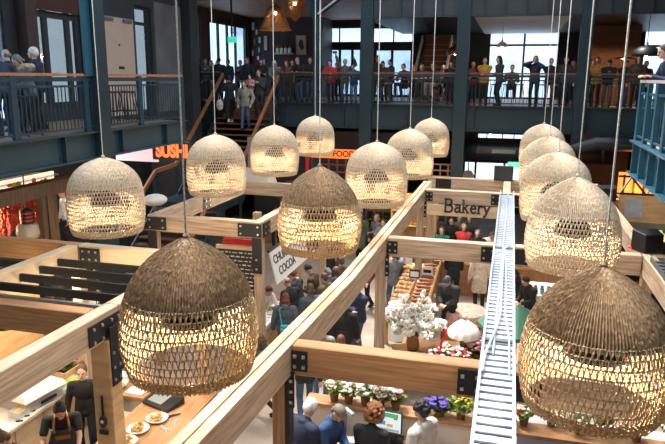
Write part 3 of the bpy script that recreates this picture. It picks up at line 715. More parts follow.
# ------------------------------------------------------------------ people
def remesh(b, vox, smooth=4, fac=.5):
    me = bpy.data.meshes.new('tmp'); me.from_pydata(b.v, [], b.f); me.update()
    bm = bmesh.new(); bm.from_mesh(me); bmesh.ops.recalc_face_normals(bm, faces=bm.faces); bm.to_mesh(me); bm.free()
    o = bpy.data.objects.new('tmp', me); COL.objects.link(o)
    r = o.modifiers.new('r', 'REMESH'); r.mode = 'VOXEL'; r.voxel_size = vox
    s = o.modifiers.new('s', 'SMOOTH'); s.iterations = smooth; s.factor = fac
    dg = bpy.context.evaluated_depsgraph_get(); m2 = bpy.data.meshes.new_from_object(o.evaluated_get(dg))
    bpy.data.objects.remove(o); bpy.data.meshes.remove(me)
    m2.polygons.foreach_set('use_smooth', [True] * len(m2.polygons)); return m2
def caps(b, p, q, r0_, r1_, n=10):
    p, q = V3(p), V3(q); d = q - p; L = d.length
    if L < 1e-4: return b.ball(p, r0_, n, 6)
    d /= L; pts = []; rad = []
    for t in (.15, .5, .85, 1): a = t * PI / 2; pts.append(p - d * r0_ * math.cos(a)); rad.append(r0_ * math.sin(a))
    for t in (1, .85, .5, .15): a = t * PI / 2; pts.append(q + d * r1_ * math.cos(a)); rad.append(r1_ * math.sin(a))
    return b.tube(pts, rad, n)
def ik(a, c, l1, l2, hint):
    a, c = V3(a), V3(c); d = c - a; L = min(d.length, (l1 + l2) * .999); d.normalize()
    x = (l1 * l1 - l2 * l2 + L * L) / (2 * L); h = math.sqrt(max(0, l1 * l1 - x * x))
    n = V3(hint) - d * V3(hint).dot(d); n.normalize()
    return a + d * x + n * h, a + d * L
POSES = {  # lean, head pitch, left wrist, right wrist, left ankle, right ankle, hip height
 'stand': (2, 4, (-.29, .08, .85), (.29, .08, .85), (-.10, .02, .08), (.10, -.02, .08), .93),
 'rail':  (14, 10, (-.13, .40, 1.15), (.15, .41, 1.15), (-.11, .02, .08), (.10, -.08, .08), .92),
 'fold':  (3, 6, (.10, .22, 1.10), (-.09, .25, 1.13), (-.10, .02, .08), (.11, -.03, .08), .93),
 'phone': (4, 14, (-.05, .30, 1.26), (.06, .31, 1.24), (-.10, .02, .08), (.11, -.03, .08), .93),
 'photo': (4, 0, (-.09, .27, 1.50), (.09, .27, 1.52), (-.11, .05, .08), (.11, -.05, .08), .93),
 'walk':  (5, 5, (-.28, .24, .92), (.28, -.18, .88), (-.09, -.28, .13), (.09, .26, .08), .90),
 'down':  (6, 22, (-.25, .16, .88), (.26, .05, .86), (-.09, -.06, .08), (.09, .22, -.10), .89),
 'reach': (24, 28, (-.20, .58, .98), (.24, .56, .98), (-.12, .04, .08), (.12, -.06, .08), .92),
 'bow':   (13, 30, (-.07, .36, 1.02), (.09, .38, 1.04), (-.11, .03, .08), (.11, -.04, .08), .93),
 'raise': (0, -8, (-.42, .16, 1.72), (.34, .22, 1.90), (-.10, .02, .08), (.10, -.02, .08), .93),
 'sit':   (6, 10, (-.14, .36, .98), (.16, .38, .98), (-.13, .36, .34), (.13, .40, .34), .74),
}
PC = {}
def joints(pose):
    ln, hp, lw, rw, la, ra, hz = POSES[pose]
    R = Matrix.Rotation(-math.radians(ln), 3, 'X'); hip = V3((0, 0, hz)); up_ = lambda p: hip + R @ (V3(p) - V3((0, 0, .93)))
    J = {'hip': hip, 'waist': up_((0, .005, 1.06)), 'chest': up_((0, .01, 1.27)), 'neck': up_((0, .0, 1.44)), 'nt': up_((0, .02, 1.52))}
    dz_ = hz - .93
    for s, w in (('l', lw), ('r', rw)):
        sg = -1 if s == 'l' else 1
        sh = up_((sg * .195, 0, 1.375)); w = V3(w) + V3((0, 0, dz_ if pose == 'sit' and False else 0))
        el, w = ik(sh, w, .285, .255, (sg * .5, -.7, -.5)); J[s + 'sh'], J[s + 'el'], J[s + 'wr'] = sh, el, w
        hj = hip + V3((sg * .09, 0, -.01)); kn, an = ik(hj, la if s == 'l' else ra, .44, .425, (sg * .08, 1, .1)); J[s + 'hj'], J[s + 'kn'], J[s + 'an'] = hj, kn, an
    Mh = Matrix.Translation(J['nt']) @ Matrix.Rotation(-math.radians(ln * .6 + hp), 4, 'X')
    J['head'] = Mh; return J
def hand(b, el, wr, side):
    d = (wr - el).normalized(); s = d.cross(V3((0, 0, 1)))
    if s.length < .3: s = V3((0, 1, 0)).cross(d) if abs(d.y) < .9 else V3((1, 0, 0))
    s.normalize(); n = s.cross(d); k = wr + d * .02
    for o in (-.026, -.009, .009, .026): caps(b, k + s * o * .6, k + d * .075 + s * o, .015, .013, 7)
    for i, o in enumerate((-.034, -.012, .011, .032)):
        L = (.062, .075, .07, .052)[i]; a = k + d * .08 + s * o; m = a + (d * .8 - n * .45 + s * o * 2).normalized() * L * .55; e = m + (d * .45 - n * .85).normalized() * L * .5
        caps(b, a, m, .0105, .0095, 6); caps(b, m, e, .0095, .0085, 6)
    t0 = k + d * .02 + s * side * .03; t1 = t0 + (d * .6 + s * side * .8 - n * .2).normalized() * .05; caps(b, t0, t1, .013, .011, 6); caps(b, t1, t1 + (d - n * .3).normalized() * .03, .011, .009, 6)
def body_mesh(pose):
    k = ('body', pose)
    if k in PC: return PC[k]
    J = joints(pose); b = MB()
    H_ = J['head']; h = lambda x, y, z: H_ @ V3((x, y, z)); R3 = H_.to_3x3()
    b.ball(h(0, .015, .125), (.074, .094, .098), 16, 12, R3); b.ball(h(0, .045, .065), (.056, .062, .07), 12, 10, R3)
    caps(b, h(0, .100, .115), h(0, .122, .082), .011, .015, 8); caps(b, h(-.018, .103, .045), h(.018, .103, .045), .010, .010, 6)
    caps(b, h(-.035, .093, .137), h(.035, .093, .137), .013, .013, 6); b.ball(h(0, .088, .012), (.028, .024, .02), 8, 6, R3)
    for s in (-1, 1): b.ball(h(s * .077, .0, .095), (.012, .022, .034), 8, 6, R3)
    caps(b, J['neck'] - V3((0, 0, .04)), h(0, 0, .03), .056, .052)
    lnb = Matrix.Rotation(-math.radians(POSES[pose][0]), 3, 'X')
    b.ball(J['chest'], (.155, .095, .18), 12, 8, lnb); b.ball(J['waist'], (.13, .085, .16), 12, 8, lnb); b.ball(J['hip'], (.15, .10, .12))
    for s in 'lr':
        caps(b, J['neck'] - V3((0, 0, .03)), J[s + 'sh'], .05, .055)
        caps(b, J[s + 'sh'], J[s + 'el'], .05, .038); caps(b, J[s + 'el'], J[s + 'wr'], .040, .026); hand(b, J[s + 'el'], J[s + 'wr'], 1 if s == 'l' else -1)
        caps(b, J[s + 'hj'], J[s + 'kn'], .078, .052); caps(b, J[s + 'kn'], J[s + 'an'], .055, .036)
        caps(b, J[s + 'an'] - V3((0, .03, .03)), J[s + 'an'] + V3((0, .14, -.05)), .036, .026)
    PC[k] = remesh(b, .0105, 3, .4); PC[k].name = 'person_body'; PC[k].materials.append(None); return PC[k]
def top_mesh(pose, kind):
    k = ('top', pose, kind)
    if k in PC: return PC[k]
    J = joints(pose); b = MB(); g = {'tee': 0.0, 'knit': .006, 'jacket': .02, 'puffer': .034, 'coat': .024, 'hoodie': .024, 'apron': 0}[kind]
    ln = Matrix.Rotation(-math.radians(POSES[pose][0]), 3, 'X')
    b.ball(J['chest'], (.178 + g, .118 + g, .20 + g), 16, 10, ln); b.ball(J['waist'], (.155 + g, .108 + g, .19), 16, 10, ln)
    caps(b, J['waist'] + V3((-.055, 0, 0)), J['hip'] + V3((-.07, 0, -.05)), .10 + g, .108 + g); caps(b, J['waist'] + V3((.055, 0, 0)), J['hip'] + V3((.07, 0, -.05)), .10 + g, .108 + g); b.ball(J['hip'] + V3((0, 0, -.04)), (.13, .112 + g, .11))
    caps(b, J['neck'] + V3((0, 0, -.02)), J['neck'] + V3((0, .008, .012)), .066 + g * .6, .06 + g * .6)
    if kind == 'coat':
        for s in 'lr':
            e = J[s + 'hj'].lerp(J[s + 'kn'], .95); caps(b, J[s + 'hj'], e, .12, .115, 12)
        caps(b, J['hip'], (J['lkn'] + J['rkn']) / 2 + V3((0, 0, .03)), .13, .12, 12)
    if kind == 'hoodie':
        b.ball(J['neck'] + ln @ V3((0, -.075, .0)), (.105, .06, .075), 12, 8); caps(b, J['neck'] + V3((-.07, .02, .01)), J['neck'] + V3((.07, .02, .01)), .045, .045)
    if kind in ('puffer', 'jacket', 'coat'):
        b.ball(J['neck'] + V3((0, -.005, .015)), (.082 + g * .5, .085 + g * .5, .045), 14, 6)
    if kind == 'puffer':
        for i in range(5): t = i / 4; c = J['chest'].lerp(J['hip'], t) + V3((0, 0, .05)); b.ball(c, (.205, .148, .042), 18, 6)
    for s in 'lr':
        caps(b, J['neck'] - V3((0, 0, .05)), J[s + 'sh'], .062 + g, .066 + g)
        if kind == 'tee': caps(b, J[s + 'sh'], J[s + 'sh'].lerp(J[s + 'el'], .62), .066, .06)
        else:
            caps(b, J[s + 'sh'], J[s + 'el'], .064 + g, .052 + g); caps(b, J[s + 'el'], J[s + 'el'].lerp(J[s + 'wr'], .93), .053 + g, .040 + g * .7)
    PC[k] = remesh(b, .014, 3, .4); PC[k].name = kind; PC[k].materials.append(None); return PC[k]
def leg_mesh(pose, kind='trousers'):
    k = ('leg', pose, kind)
    if k in PC: return PC[k]
    J = joints(pose); b = MB(); b.ball(J['hip'] + V3((0, 0, .02)), (.166, .112, .10)); f = .8 if kind == 'leggings' else 1
    for s in 'lr':
        caps(b, J[s + 'hj'], J[s + 'kn'], .092 * (.95 if f < 1 else 1), .066 * f); caps(b, J[s + 'kn'], J[s + 'an'] + V3((0, 0, .0)), .067 * f, .056 * f)
    PC[k] = remesh(b, .014, 3, .4); PC[k].name = kind; PC[k].materials.append(None); return PC[k]
def shoe_mesh(pose, sd):
    k = ('shoe', pose, sd)
    if k in PC: return PC[k]
    J = joints(pose); b = MB()
    for s in sd:
        a = J[s + 'an']; b.ball(a + V3((0, .055, -.035)), (.047, .135, .042), 12, 8); b.box(a.x - .042, a.x + .042, a.y - .075, a.y + .17, a.z - .08, a.z - .055); b.ball(a + V3((0, -.02, -.005)), (.048, .06, .05), 10, 6)
    m = b.mesh('shoe', None or black, True); m.materials[0] = None; PC[k] = m; return m
def hair_mesh(kind):
    k = ('hair', kind)
    if k in PC: return PC[k]
    b = MB(); R = random.Random(5)
    if kind == 'bald':
        for s in (-1, 1): b.ball((s * .055, -.03, .10), (.026, .058, .045), 10, 8)
        b.ball((0, -.072, .09), (.055, .022, .04), 10, 8)
    elif kind == 'cap':
        b.ball((0, .01, .15), (.086, .104, .078), 14, 10); caps(b, (-.045, .095, .155), (.045, .095, .155), .014, .014); caps(b, (-.03, .135, .148), (.03, .135, .148), .012, .012); b.ball((0, -.06, .09), (.066, .036, .06))
    elif kind == 'beanie':
        b.ball((0, .0, .16), (.088, .108, .09), 14, 10); b.ball((0, .0, .205), (.06, .075, .06)); caps(b, (-.06, .0, .12), (.06, .0, .12), .03, .03); b.ball((0, -.05, .12), (.08, .06, .04)); b.ball((0, .06, .148), (.07, .05, .03))
    else:
        b.ball((0, -.006, .150), (.084, .100, .086), 14, 10); b.ball((0, -.045, .10), (.077, .066, .085)); 
        for s in (-1, 1): b.ball((s * .066, -.005, .125), (.022, .05, .05))
        if kind == 'long':
            caps(b, (-.05, -.055, .1), (-.065, -.06, -.12), .045, .035); caps(b, (.05, -.055, .1), (.065, -.06, -.12), .045, .035); caps(b, (0, -.075, .1), (0, -.085, -.15), .05, .04)
            for s in (-1, 1): caps(b, (s * .078, .02, .12), (s * .085, .01, -.06), .02, .022)
        if kind == 'bob':
            for s in (-1, 1): caps(b, (s * .072, .01, .12), (s * .08, .0, .01), .026, .026)
            caps(b, (-.05, -.07, .05), (.05, -.07, .05), .045, .045); b.ball((0, -.055, .06), (.085, .06, .075))
        if kind == 'bun':
            b.ball((0, -.055, .235), .045); b.ball((0, -.02, .19), (.07, .08, .05))
        if kind == 'pony': caps(b, (0, -.1, .14), (0, -.14, -.03), .032, .02)
        if kind == 'curly':
            for i in range(90):
                t = R.uniform(0, PI * .62); a = R.uniform(0, 2 * PI)
                p = V3((.092 * math.sin(t) * math.cos(a), -.012 + .108 * math.sin(t) * math.sin(a), .14 + .10 * math.cos(t)))
                if p.y > .075 and p.z < .17: continue
                b.ball(p, R.uniform(.02, .032), 7, 5)
        if kind == 'bigcurl':
            for i in range(170):
                t = R.uniform(0, PI * .8); a = R.uniform(0, 2 * PI)
                p = V3((.125 * math.sin(t) * math.cos(a), -.025 + .12 * math.sin(t) * math.sin(a), .10 + .135 * math.cos(t)))
                if p.y > .06 and p.z < .17: continue
                b.ball(p, R.uniform(.022, .036), 7, 5)
    PC[k] = remesh(b, .0095, 2, .4); PC[k].name = 'hair'; PC[k].materials.append(None); return PC[k]
eye_me = MB().ball((0, 0, 0), (.0125, .006, .0085), 8, 6).mesh('eye', mat('eye_dark', (.02, .014, .012), .25), True)
lip_me = MB().ball((0, 0, 0), (.022, .007, .0065), 8, 6).mesh('mouth', mat('lips', (.36, .12, .10), .5), True)
HC = {'black': (.012, .010, .010), 'brown': (.055, .028, .016), 'auburn': (.14, .05, .025), 'blond': (.42, .28, .14), 'grey': (.34, .32, .30), 'white': (.62, .58, .52), 'copper': (.26, .10, .035)}
SK = {'f': (.56, .33, .24), 'p': (.62, .40, .30), 't': (.42, .23, .15), 'd': (.16, .08, .05)}
CC = {'black': (.012, .012, .014), 'charcoal': (.035, .036, .04), 'navy': (.014, .022, .055), 'grey': (.16, .16, .17), 'lgrey': (.52, .50, .47), 'olive': (.10, .09, .055), 'tan': (.36, .23, .12), 'cream': (.66, .58, .48),
      'white': (.78, .77, .75), 'red': (.42, .02, .025), 'pinkred': (.55, .045, .07), 'teal': (.01, .16, .15), 'blue': (.03, .08, .20), 'denim': (.05, .085, .15), 'ldenim': (.14, .20, .29), 'brown': (.09, .05, .03), 'khaki': (.22, .20, .16),
      'mustard': (.50, .26, .03), 'pink': (.55, .25, .27), 'burgundy': (.14, .015, .025), 'stone': (.27, .25, .22), 'slate': (.085, .10, .125)}
def mc(pre, c, rough=.8):
    col = CC.get(c) or HC.get(c); return mat(pre + '_' + c, col, rough, var=.18, scale=14)
def setm(o, m):
    o.material_slots[0].link = 'OBJECT'; o.material_slots[0].material = m; return o
def person(loc, rz, label, pose='stand', top='jacket', tc='black', bc='black', hair='short', hc='brown', sk='f', sc=1.0, legs='trousers', face=True, shoe='black', group=None, turn=0, cat='person'):
    p = T('person', label, cat, loc, math.radians(rz), group); p.scale = (sc, sc, sc)
    setm(child('body', body_mesh(pose), p), mat('skin_' + sk, SK[sk], .55))
    J = joints(pose)
    setm(child('shirt' if top in ('tee', 'knit') else top, top_mesh(pose, top), p), mc('cloth', tc))
    setm(child(legs, leg_mesh(pose, legs), p), mc('cloth', bc)); [setm(child('shoe', shoe_mesh(pose, q_), p), mc('leather', shoe, .5)) for q_ in 'lr']
    Mh = J['head']
    hm = child({'cap': 'cap', 'beanie': 'beanie'}.get(hair, 'hair'), hair_mesh(hair), p); hm.matrix_local = Mh; setm(hm, mc('hair', hc, .65))
    if face:
        for s in (-1, 1):
            e = child('eye', eye_me, p); e.matrix_local = Mh @ Matrix.Translation((s * .031, .1035, .112))
        m = child('mouth', lip_me, p); m.matrix_local = Mh @ Matrix.Translation((0, .112, .044))
    return p
def extra(p, name, mb, m, smooth=True, label=None):
    o = mb.build(name, m, p, smooth=smooth)
    if label: o['label'] = label
    return o
# ------------------------------------------------------------------ the crowd on the galleries
def gal(u, vt, Y, sc): c = onY(u, 74, Y); return (c.x, Y, GF)
# u, Y, rz, pose, top, top colour, bottom colour, hair, hair colour, scale, label
FAR = [
 (199.5, 23.45, 150, 'stand', 'jacket', 'charcoal', 'black', 'short', 'black', 1.0, 'person in charcoal jacket standing leftmost behind the far railing left of the stairs'),
 (206, 24.0, 200, 'phone', 'jacket', 'slate', 'black', 'short', 'brown', 1.0, 'dark haired person in slate jacket behind the railing left of the stairs'),
 (212.5, 24.5, 170, 'fold', 'coat', 'olive', 'khaki', 'bob', 'auburn', .96, 'woman in olive coat behind the railing left of the stairs'),
 (218, 25.2, 190, 'stand', 'jacket', 'brown', 'black', 'bob', 'brown', .97, 'person in brown jacket just right of the olive coat'),
 (219, 23.9, 20, 'stand', 'jacket', 'black', 'black', 'short', 'black', 1.02, 'tall person in black with back turned at the top left of the stairs'),
 (229, 25.3, 160, 'stand', 'jacket', 'navy', 'denim', 'short', 'brown', 1.0, 'person in navy deep behind the head of the stairs'),
 (241, 25.0, 185, 'phone', 'jacket', 'olive', 'black', 'short', 'auburn', .98, 'red haired person in olive jacket at the head of the stairs'),
 (248, 24.4, 175, 'stand', 'jacket', 'navy', 'black', 'short', 'brown', 1.03, 'bareheaded man in navy jacket at the head of the stairs'),
 (261, 24.0, 200, 'fold', 'coat', 'black', 'black', 'long', 'black', .98, 'black haired woman in long black coat at the right stair head'),
 (275, 23.9, 195, 'bow', 'jacket', 'grey', 'black', 'bob', 'white', .97, 'white haired woman in grey jacket beside the right stair handrail'),
 (288, 23.55, 180, 'rail', 'jacket', 'brown', 'charcoal', 'bob', 'auburn', .96, 'auburn haired woman in brown leaning on the far railing under the wall shelf'),
 (299.5, 23.55, 175, 'rail', 'jacket', 'black', 'denim', 'short', 'grey', 1.03, 'grey haired man in black leaning on the railing below the botanical print'),
 (293, 25.0, 180, 'stand', 'jacket', 'tan', 'black', 'long', 'brown', .97, 'person in tan jacket behind the two leaning below the botanical print'),
 (310, 23.8, 195, 'fold', 'jacket', 'black', 'denim', 'short', 'brown', 1.02, 'person in black left of the thin teal column'),
 (318, 24.7, 170, 'phone', 'knit', 'charcoal', 'black', 'short', 'brown', 1.04, 'person in charcoal knit directly behind the thin teal column'),
 (331, 23.55, 180, 'rail', 'jacket', 'red', 'black', 'short', 'black', .97, 'person in bright red jacket leaning on the far railing'),
 (345, 23.7, 180, 'raise', 'jacket', 'olive', 'denim', 'short', 'brown', .98, 'person with both arms raised over the railing holding up a phone'),
 (339, 24.7, 170, 'bow', 'jacket', 'charcoal', 'black', 'short', 'brown', .94, 'person in charcoal stooping between red jacket and raised arms'),
 (354, 23.55, 180, 'rail', 'hoodie', 'blue', 'ldenim', 'short', 'brown', .88, 'short person in blue hoodie at the railing beside the left column'),
 (376, 23.8, 235, 'fold', 'jacket', 'black', 'black', 'short', 'brown', 1.06, 'tall man in black in profile right of the left column'),
 (385, 24.6, 165, 'bow', 'jacket', 'brown', 'black', 'short', 'brown', .97, 'person in brown jacket beside the tall man in profile'),
 (391.5, 25.1, 120, 'stand', 'jacket', 'charcoal', 'black', 'short', 'black', 1.0, 'person in charcoal turned right behind the brown jacket'),
 (405, 24.3, 150, 'sit', 'jacket', 'black', 'black', 'short', 'brown', 1.0, 'person in black seated left of the upper stair flight'),
 (413, 25.3, 200, 'sit', 'knit', 'burgundy', 'black', 'bob', 'auburn', 1.0, 'person in burgundy seated in front of the upper stair flight'),
 (422, 24.2, 175, 'sit', 'jacket', 'brown', 'charcoal', 'long', 'brown', 1.0, 'long haired person in brown seated before the upper stair flight'),
 (434, 24.0, 160, 'sit', 'knit', 'charcoal', 'stone', 'long', 'brown', 1.02, 'person with pale trousers seated right of the upper stair flight'),
 (442, 25.3, 200, 'sit', 'jacket', 'olive', 'black', 'short', 'black', 1.02, 'person in olive seated under the copper lamp'),
 (451, 24.4, 170, 'stand', 'jacket', 'black', 'black', 'short', 'brown', .94, 'person in black standing under the copper lamp'),
 (473, 23.9, 190, 'fold', 'jacket', 'burgundy', 'black', 'bob', 'black', .93, 'person in burgundy just right of the middle right column'),
 (484.5, 23.8, 180, 'fold', 'jacket', 'mustard', 'black', 'short', 'black', 1.02, 'person in mustard yellow top in front of the tall bright window'),
 (500, 23.75, 120, 'fold', 'knit', 'charcoal', 'black', 'long', 'black', 1.05, 'long haired woman in charcoal silhouetted in the tall bright window'),
 (512, 24.2, 180, 'sit', 'knit', 'brown', 'black', 'short', 'brown', .98, 'short seated person between the two silhouettes in the bright window'),
 (535, 23.7, 170, 'photo', 'jacket', 'navy', 'black', 'bob', 'black', 1.05, 'person in navy with hands at the face in the right half of the bright window'),
 (550, 23.8, 190, 'fold', 'jacket', 'black', 'burgundy', 'short', 'black', 1.0, 'person in black at the right edge of the bright window'),
 (565, 24.1, 180, 'stand', 'jacket', 'charcoal', 'black', 'short', 'black', 1.04, 'person in charcoal left of the right column behind hanging ropes'),
 (573, 25.0, 160, 'stand', 'jacket', 'brown', 'black', 'bob', 'auburn', .97, 'person in brown right beside the right column'),
 (597, 23.9, 160, 'fold', 'jacket', 'mustard', 'black', 'bob', 'brown', 1.02, 'person in mustard jacket before the brick wall'),
 (608.5, 23.8, 180, 'phone', 'jacket', 'black', 'olive', 'cap', 'black', .98, 'person in black jacket and cap before the brick wall'),
 (624, 24.4, 200, 'fold', 'jacket', 'charcoal', 'denim', 'cap', 'black', .98, 'person in charcoal with dark hat right of the black cap'),
 (637, 24.0, 180, 'stand', 'jacket', 'brown', 'black', 'long', 'brown', 1.05, 'long haired person in brown before the end of the brick wall'),
 (645, 24.6, 190, 'stand', 'jacket', 'charcoal', 'black', 'short', 'auburn', .96, 'red haired person left of the navy man at the far right'),
 (590, 25.2, 170, 'stand', 'jacket', 'black', 'black', 'short', 'brown', 1.0, 'person in black deep behind the right column beside the mustard jacket'),
]
PP = {}
for u, Y, rz, pose, top, tc, bc, hair, hc, sc, lab in FAR:
    sc *= .93; PP[u] = person(gal(u, 0, Y, sc), rz, lab, pose, top, tc, bc, hair, hc, 'f', sc, group='people on the far gallery')
# phone held up by the raised arms
ph = T('phone', 'dark phone held up above the railing by the person with raised arms', 'phone', PP[345].location + V3((-.33, -.24, 1.90 * .911 + .09)))
MB().box(-.08, .08, -.005, .005, -.04, .04).build('case', black, ph); MB().box(-.07, .07, .0055, .007, -.034, .034).build('screen', mat('phone_screen', (.3, .4, .5), .3, emit=.4), ph)
# people coming down the stairs
def onstair(u, k): z = GF - dz * k; y = 23.05 - dy * k + .12; return (onY(u, 74, y).x, y, z)
m1 = person(onstair(245, 5), 185, 'person in grey zip jacket and jeans walking down the staircase', 'down', 'jacket', 'stone', 'denim', 'short', 'brown', 'f', 1.02)
m2 = person(onstair(259, 3), 190, 'person in dark patterned jacket carrying a child down the stairs', 'phone', 'jacket', 'charcoal', 'black', 'short', 'brown', 'f', 1.0)
kid = person(V3(onstair(253.5, 3)) + V3((0, -.28, .62)), 175, 'small child in pink jacket carried on the stairs', 'sit', 'jacket', 'pink', 'charcoal', 'short', 'brown', 'p', .6)
m3 = person(onstair(229, 4), 30, 'person in black with a white bag going up at the left of the stairs', 'walk', 'coat', 'black', 'black', 'short', 'black', 'f', 1.0, shoe='white')
bgp = T('bag', 'white string bag hanging beside the person in black on the stairs', 'bag', (m3.location.x - .36, m3.location.y - .1, m3.location.z + .50))
MB().ball((0, 0, .14), (.15, .07, .2), 12, 8).build('pouch', mat('white_canvas', (.62, .57, .50), .8, var=.2, scale=12), bgp, smooth=True); MB().tube([(-.05, 0, .3), (0, .02, .62), (.05, 0, .3)], .012, 6).build('strap', MATS['white_canvas'], bgp)
# left gallery group
person((-8.85, onX(0, 60, -8.85).y, GZ), 60, 'person in dark striped jacket with brown hair at the left edge of the gallery', 'rail', 'jacket', 'navy', 'navy', 'short', 'brown', 'p', .93)
person((-9.65, onX(9, 60, -9.65).y, GZ), 80, 'balding person in dark jacket in profile on the left gallery', 'fold', 'jacket', 'charcoal', 'navy', 'bald', 'grey', 'p', .93)
fh = person((-8.95, onX(28, 60, -8.95).y, GZ), 150, 'person in dark coat with fur trimmed hood on the left gallery', 'bow', 'jacket', 'slate', 'black', 'bob', 'grey', 'p', .88)
bb = MB(); rr_ = random.Random(4)
for i in range(110):
    a = 2 * PI * i / 110; bb.ball((.17 * math.cos(a) + rr_.uniform(-.02, .02), .06 + .13 * math.sin(a), 1.44 + rr_.uniform(-.04, .04)), rr_.uniform(.035, .055), 6, 4)
extra(fh, 'fur_trim', bb, mat('beige_fur', (.50, .36, .22), .9, var=.3, scale=40), label='beige fur trim of the hood')
person((-9.6, onX(36.5, 60, -9.6).y, GZ), 110, 'white haired person in navy jacket beside the fur hood on the left gallery', 'stand', 'jacket', 'navy', 'black', 'short', 'white', 'p', .97)
# navy man at the right gallery rail
nv = person((2.73, 12.9, GZ), 100, 'man in navy jumper resting a hand on the teal railing at the right edge', 'rail', 'knit', 'navy', 'black', 'short', 'brown', 'p', 1.02)
# stools on the galleries
stool_m = mat('stool_steel', (.02, .022, .025), .4, .5)
def stool(loc, label, rz=0, group='bar stools on the galleries', m=None):
    p = T('bar_stool', label, 'stool', loc, rz, group)
    MB().lathe([(.17, .70), (.18, .72), (.17, .745)], 18).build('seat', m or stool_m, p)
    for sx in (-1, 1):
        for sy in (-1, 1): MB().tube([(sx * .11, sy * .11, .71), (sx * .19, sy * .19, 0)], .014, 6).build('leg', m or stool_m, p)
    MB().tube([pol(PI / 4 + PI / 2 * i, .225, .25) for i in range(5)], .01, 6).build('foot_rail', m or stool_m, p)
    return p
for i, (u, w_) in enumerate([(8, 'in front of the dark window on the left gallery'), (13, 'second on the left gallery behind the people'), (114, 'first of three before the pale door'), (120, 'second of three before the pale door'), (126, 'third of three before the pale door')]):
    x = -9.0 if u < 50 else -9.7
    stool((x + .25 * (i % 2), onX(u, 100, x).y, GZ), 'dark bar stool ' + w_)
tb = T('bar_table', 'small round bar table before the glass door on the left gallery', 'table', (-9.7, onX(148, 100, -9.7).y, GZ)); MB().lathe([(.3, .98), (.3, 1.01)], 20).build('tabletop', galv_dk, tb); MB().lathe([(.2, 0), (.2, .02), (.03, .04), (.03, .98)], 14).build('pedestal', stool_m, tb)
far_st = [(386, 'below the brown jacket'), (398, 'left of the upper flight'), (425, 'under the long haired person'), (439, 'under the pale trousers'), (495, 'first before the bright window'), (507, 'second before the bright window'), (519, 'third before the bright window'), (541, 'fourth before the bright window'), (557, 'fifth before the bright window'), (593, 'before the brick wall'), (615, 'second before the brick wall')]
for i, (u, w_) in enumerate(far_st): c0 = onY(u, 90, 24.6 + .3 * (i % 3)); stool((c0.x, c0.y, GF), 'pale legged bar stool ' + w_ + ' on the far gallery', m=mat('pale_stool', (.22, .21, .2), .4, .4))
# ------------------------------------------------------------------ ground floor people
def gp(u, v, sc=1.0, dzz=0): c = onZ(u, v, 1.75 * sc + dzz); return (c.x, c.y, 0)
SH = 'shoppers on the market floor'
wb = person(gp(82, 363), 205, 'woman in black with hair tied up standing beside the kitchen post', 'stand', 'knit', 'black', 'black', 'bun', 'brown', 'p', 1.0, group='kitchen staff')
ck = person(gp(60, 389, 1.02), 215, 'cook in black tee and tan strapped apron leaning over the counter', 'reach', 'tee', 'black', 'black', 'bun', 'black', 'f', 1.06, group='kitchen staff')
person(gp(17, 420), 150, 'dark haired head bowed at the bottom left corner of the kitchen', 'bow', 'tee', 'black', 'black', 'bun', 'brown', 'f', .98, group='kitchen staff')
# apron with tan straps on the cook
J = joints('reach'); apm = mat('apron_cloth', (.06, .06, .065), .8, var=.15, scale=10); lea = mat('tan_leather', (.42, .19, .07), .6)
ln = Matrix.Rotation(-math.radians(24), 3, 'X'); b = MB(); rows = []
for i in range(9):
    t = i / 8; z = 1.30 - .82 * t; wdt = .13 + .09 * min(1, t * 2.2); row = []
    for j in range(7):
        s = (j - 3) / 3; x = wdt * s; y = .15 + .0 * t - .045 * s * s
        p = V3((x, y, z)); p = (J['hip'] + ln @ (p - V3((0, 0, .93)))) if z > .93 else V3((x, y + .015, z)); row.append(p)
    rows.append(row)
vs = [q for r_ in rows for q in r_] + [q + V3((0, -.012, 0)) for r_ in rows for q in r_]; n7 = 63
fs = [(i * 7 + j, i * 7 + j + 1, (i + 1) * 7 + j + 1, (i + 1) * 7 + j) for i in range(8) for j in range(6)]
b.add(vs, fs + [tuple(q + n7 for q in reversed(f)) for f in fs] + [(j, n7 + j, n7 + j + 1, j + 1) for j in range(6)] + [(56 + j, 57 + j, n7 + 57 + j, n7 + 56 + j) for j in range(6)] + [(i * 7, (i + 1) * 7, n7 + (i + 1) * 7, n7 + i * 7) for i in range(8)] + [(i * 7 + 6, n7 + i * 7 + 6, n7 + (i + 1) * 7 + 6, (i + 1) * 7 + 6) for i in range(8)])
ap = b.build('apron', apm, ck, smooth=True)
up_ = lambda x, y, z: J['hip'] + ln @ (V3((x, y, z)) - V3((0, 0, .93)))
for s in (-1, 1):
    MB().tube([up_(s * .10, .155, 1.27), up_(s * .10, .145, 1.38), up_(s * .085, .07, 1.475), up_(s * .06, -.06, 1.47)], .016, 6).build('strap', lea, ap)
MB().hexa([up_(-.10, .158, 1.10), up_(.10, .158, 1.10), up_(.10, .15, 1.10), up_(-.10, .15, 1.10), up_(-.10, .162, 1.19), up_(.10, .162, 1.19), up_(.10, .15, 1.19), up_(-.10, .15, 1.19)]).build('leather_patch', lea, ap)
MB().hexa([up_(.11, .152, 1.30), up_(.15, .146, 1.30), up_(.15, .13, 1.30), up_(.11, .13, 1.30), up_(.11, .152, 1.33), up_(.15, .146, 1.33), up_(.15, .13, 1.33), up_(.11, .13, 1.33)]).build('badge', mat('aqua_badge', (.05, .5, .5), .5), ck)

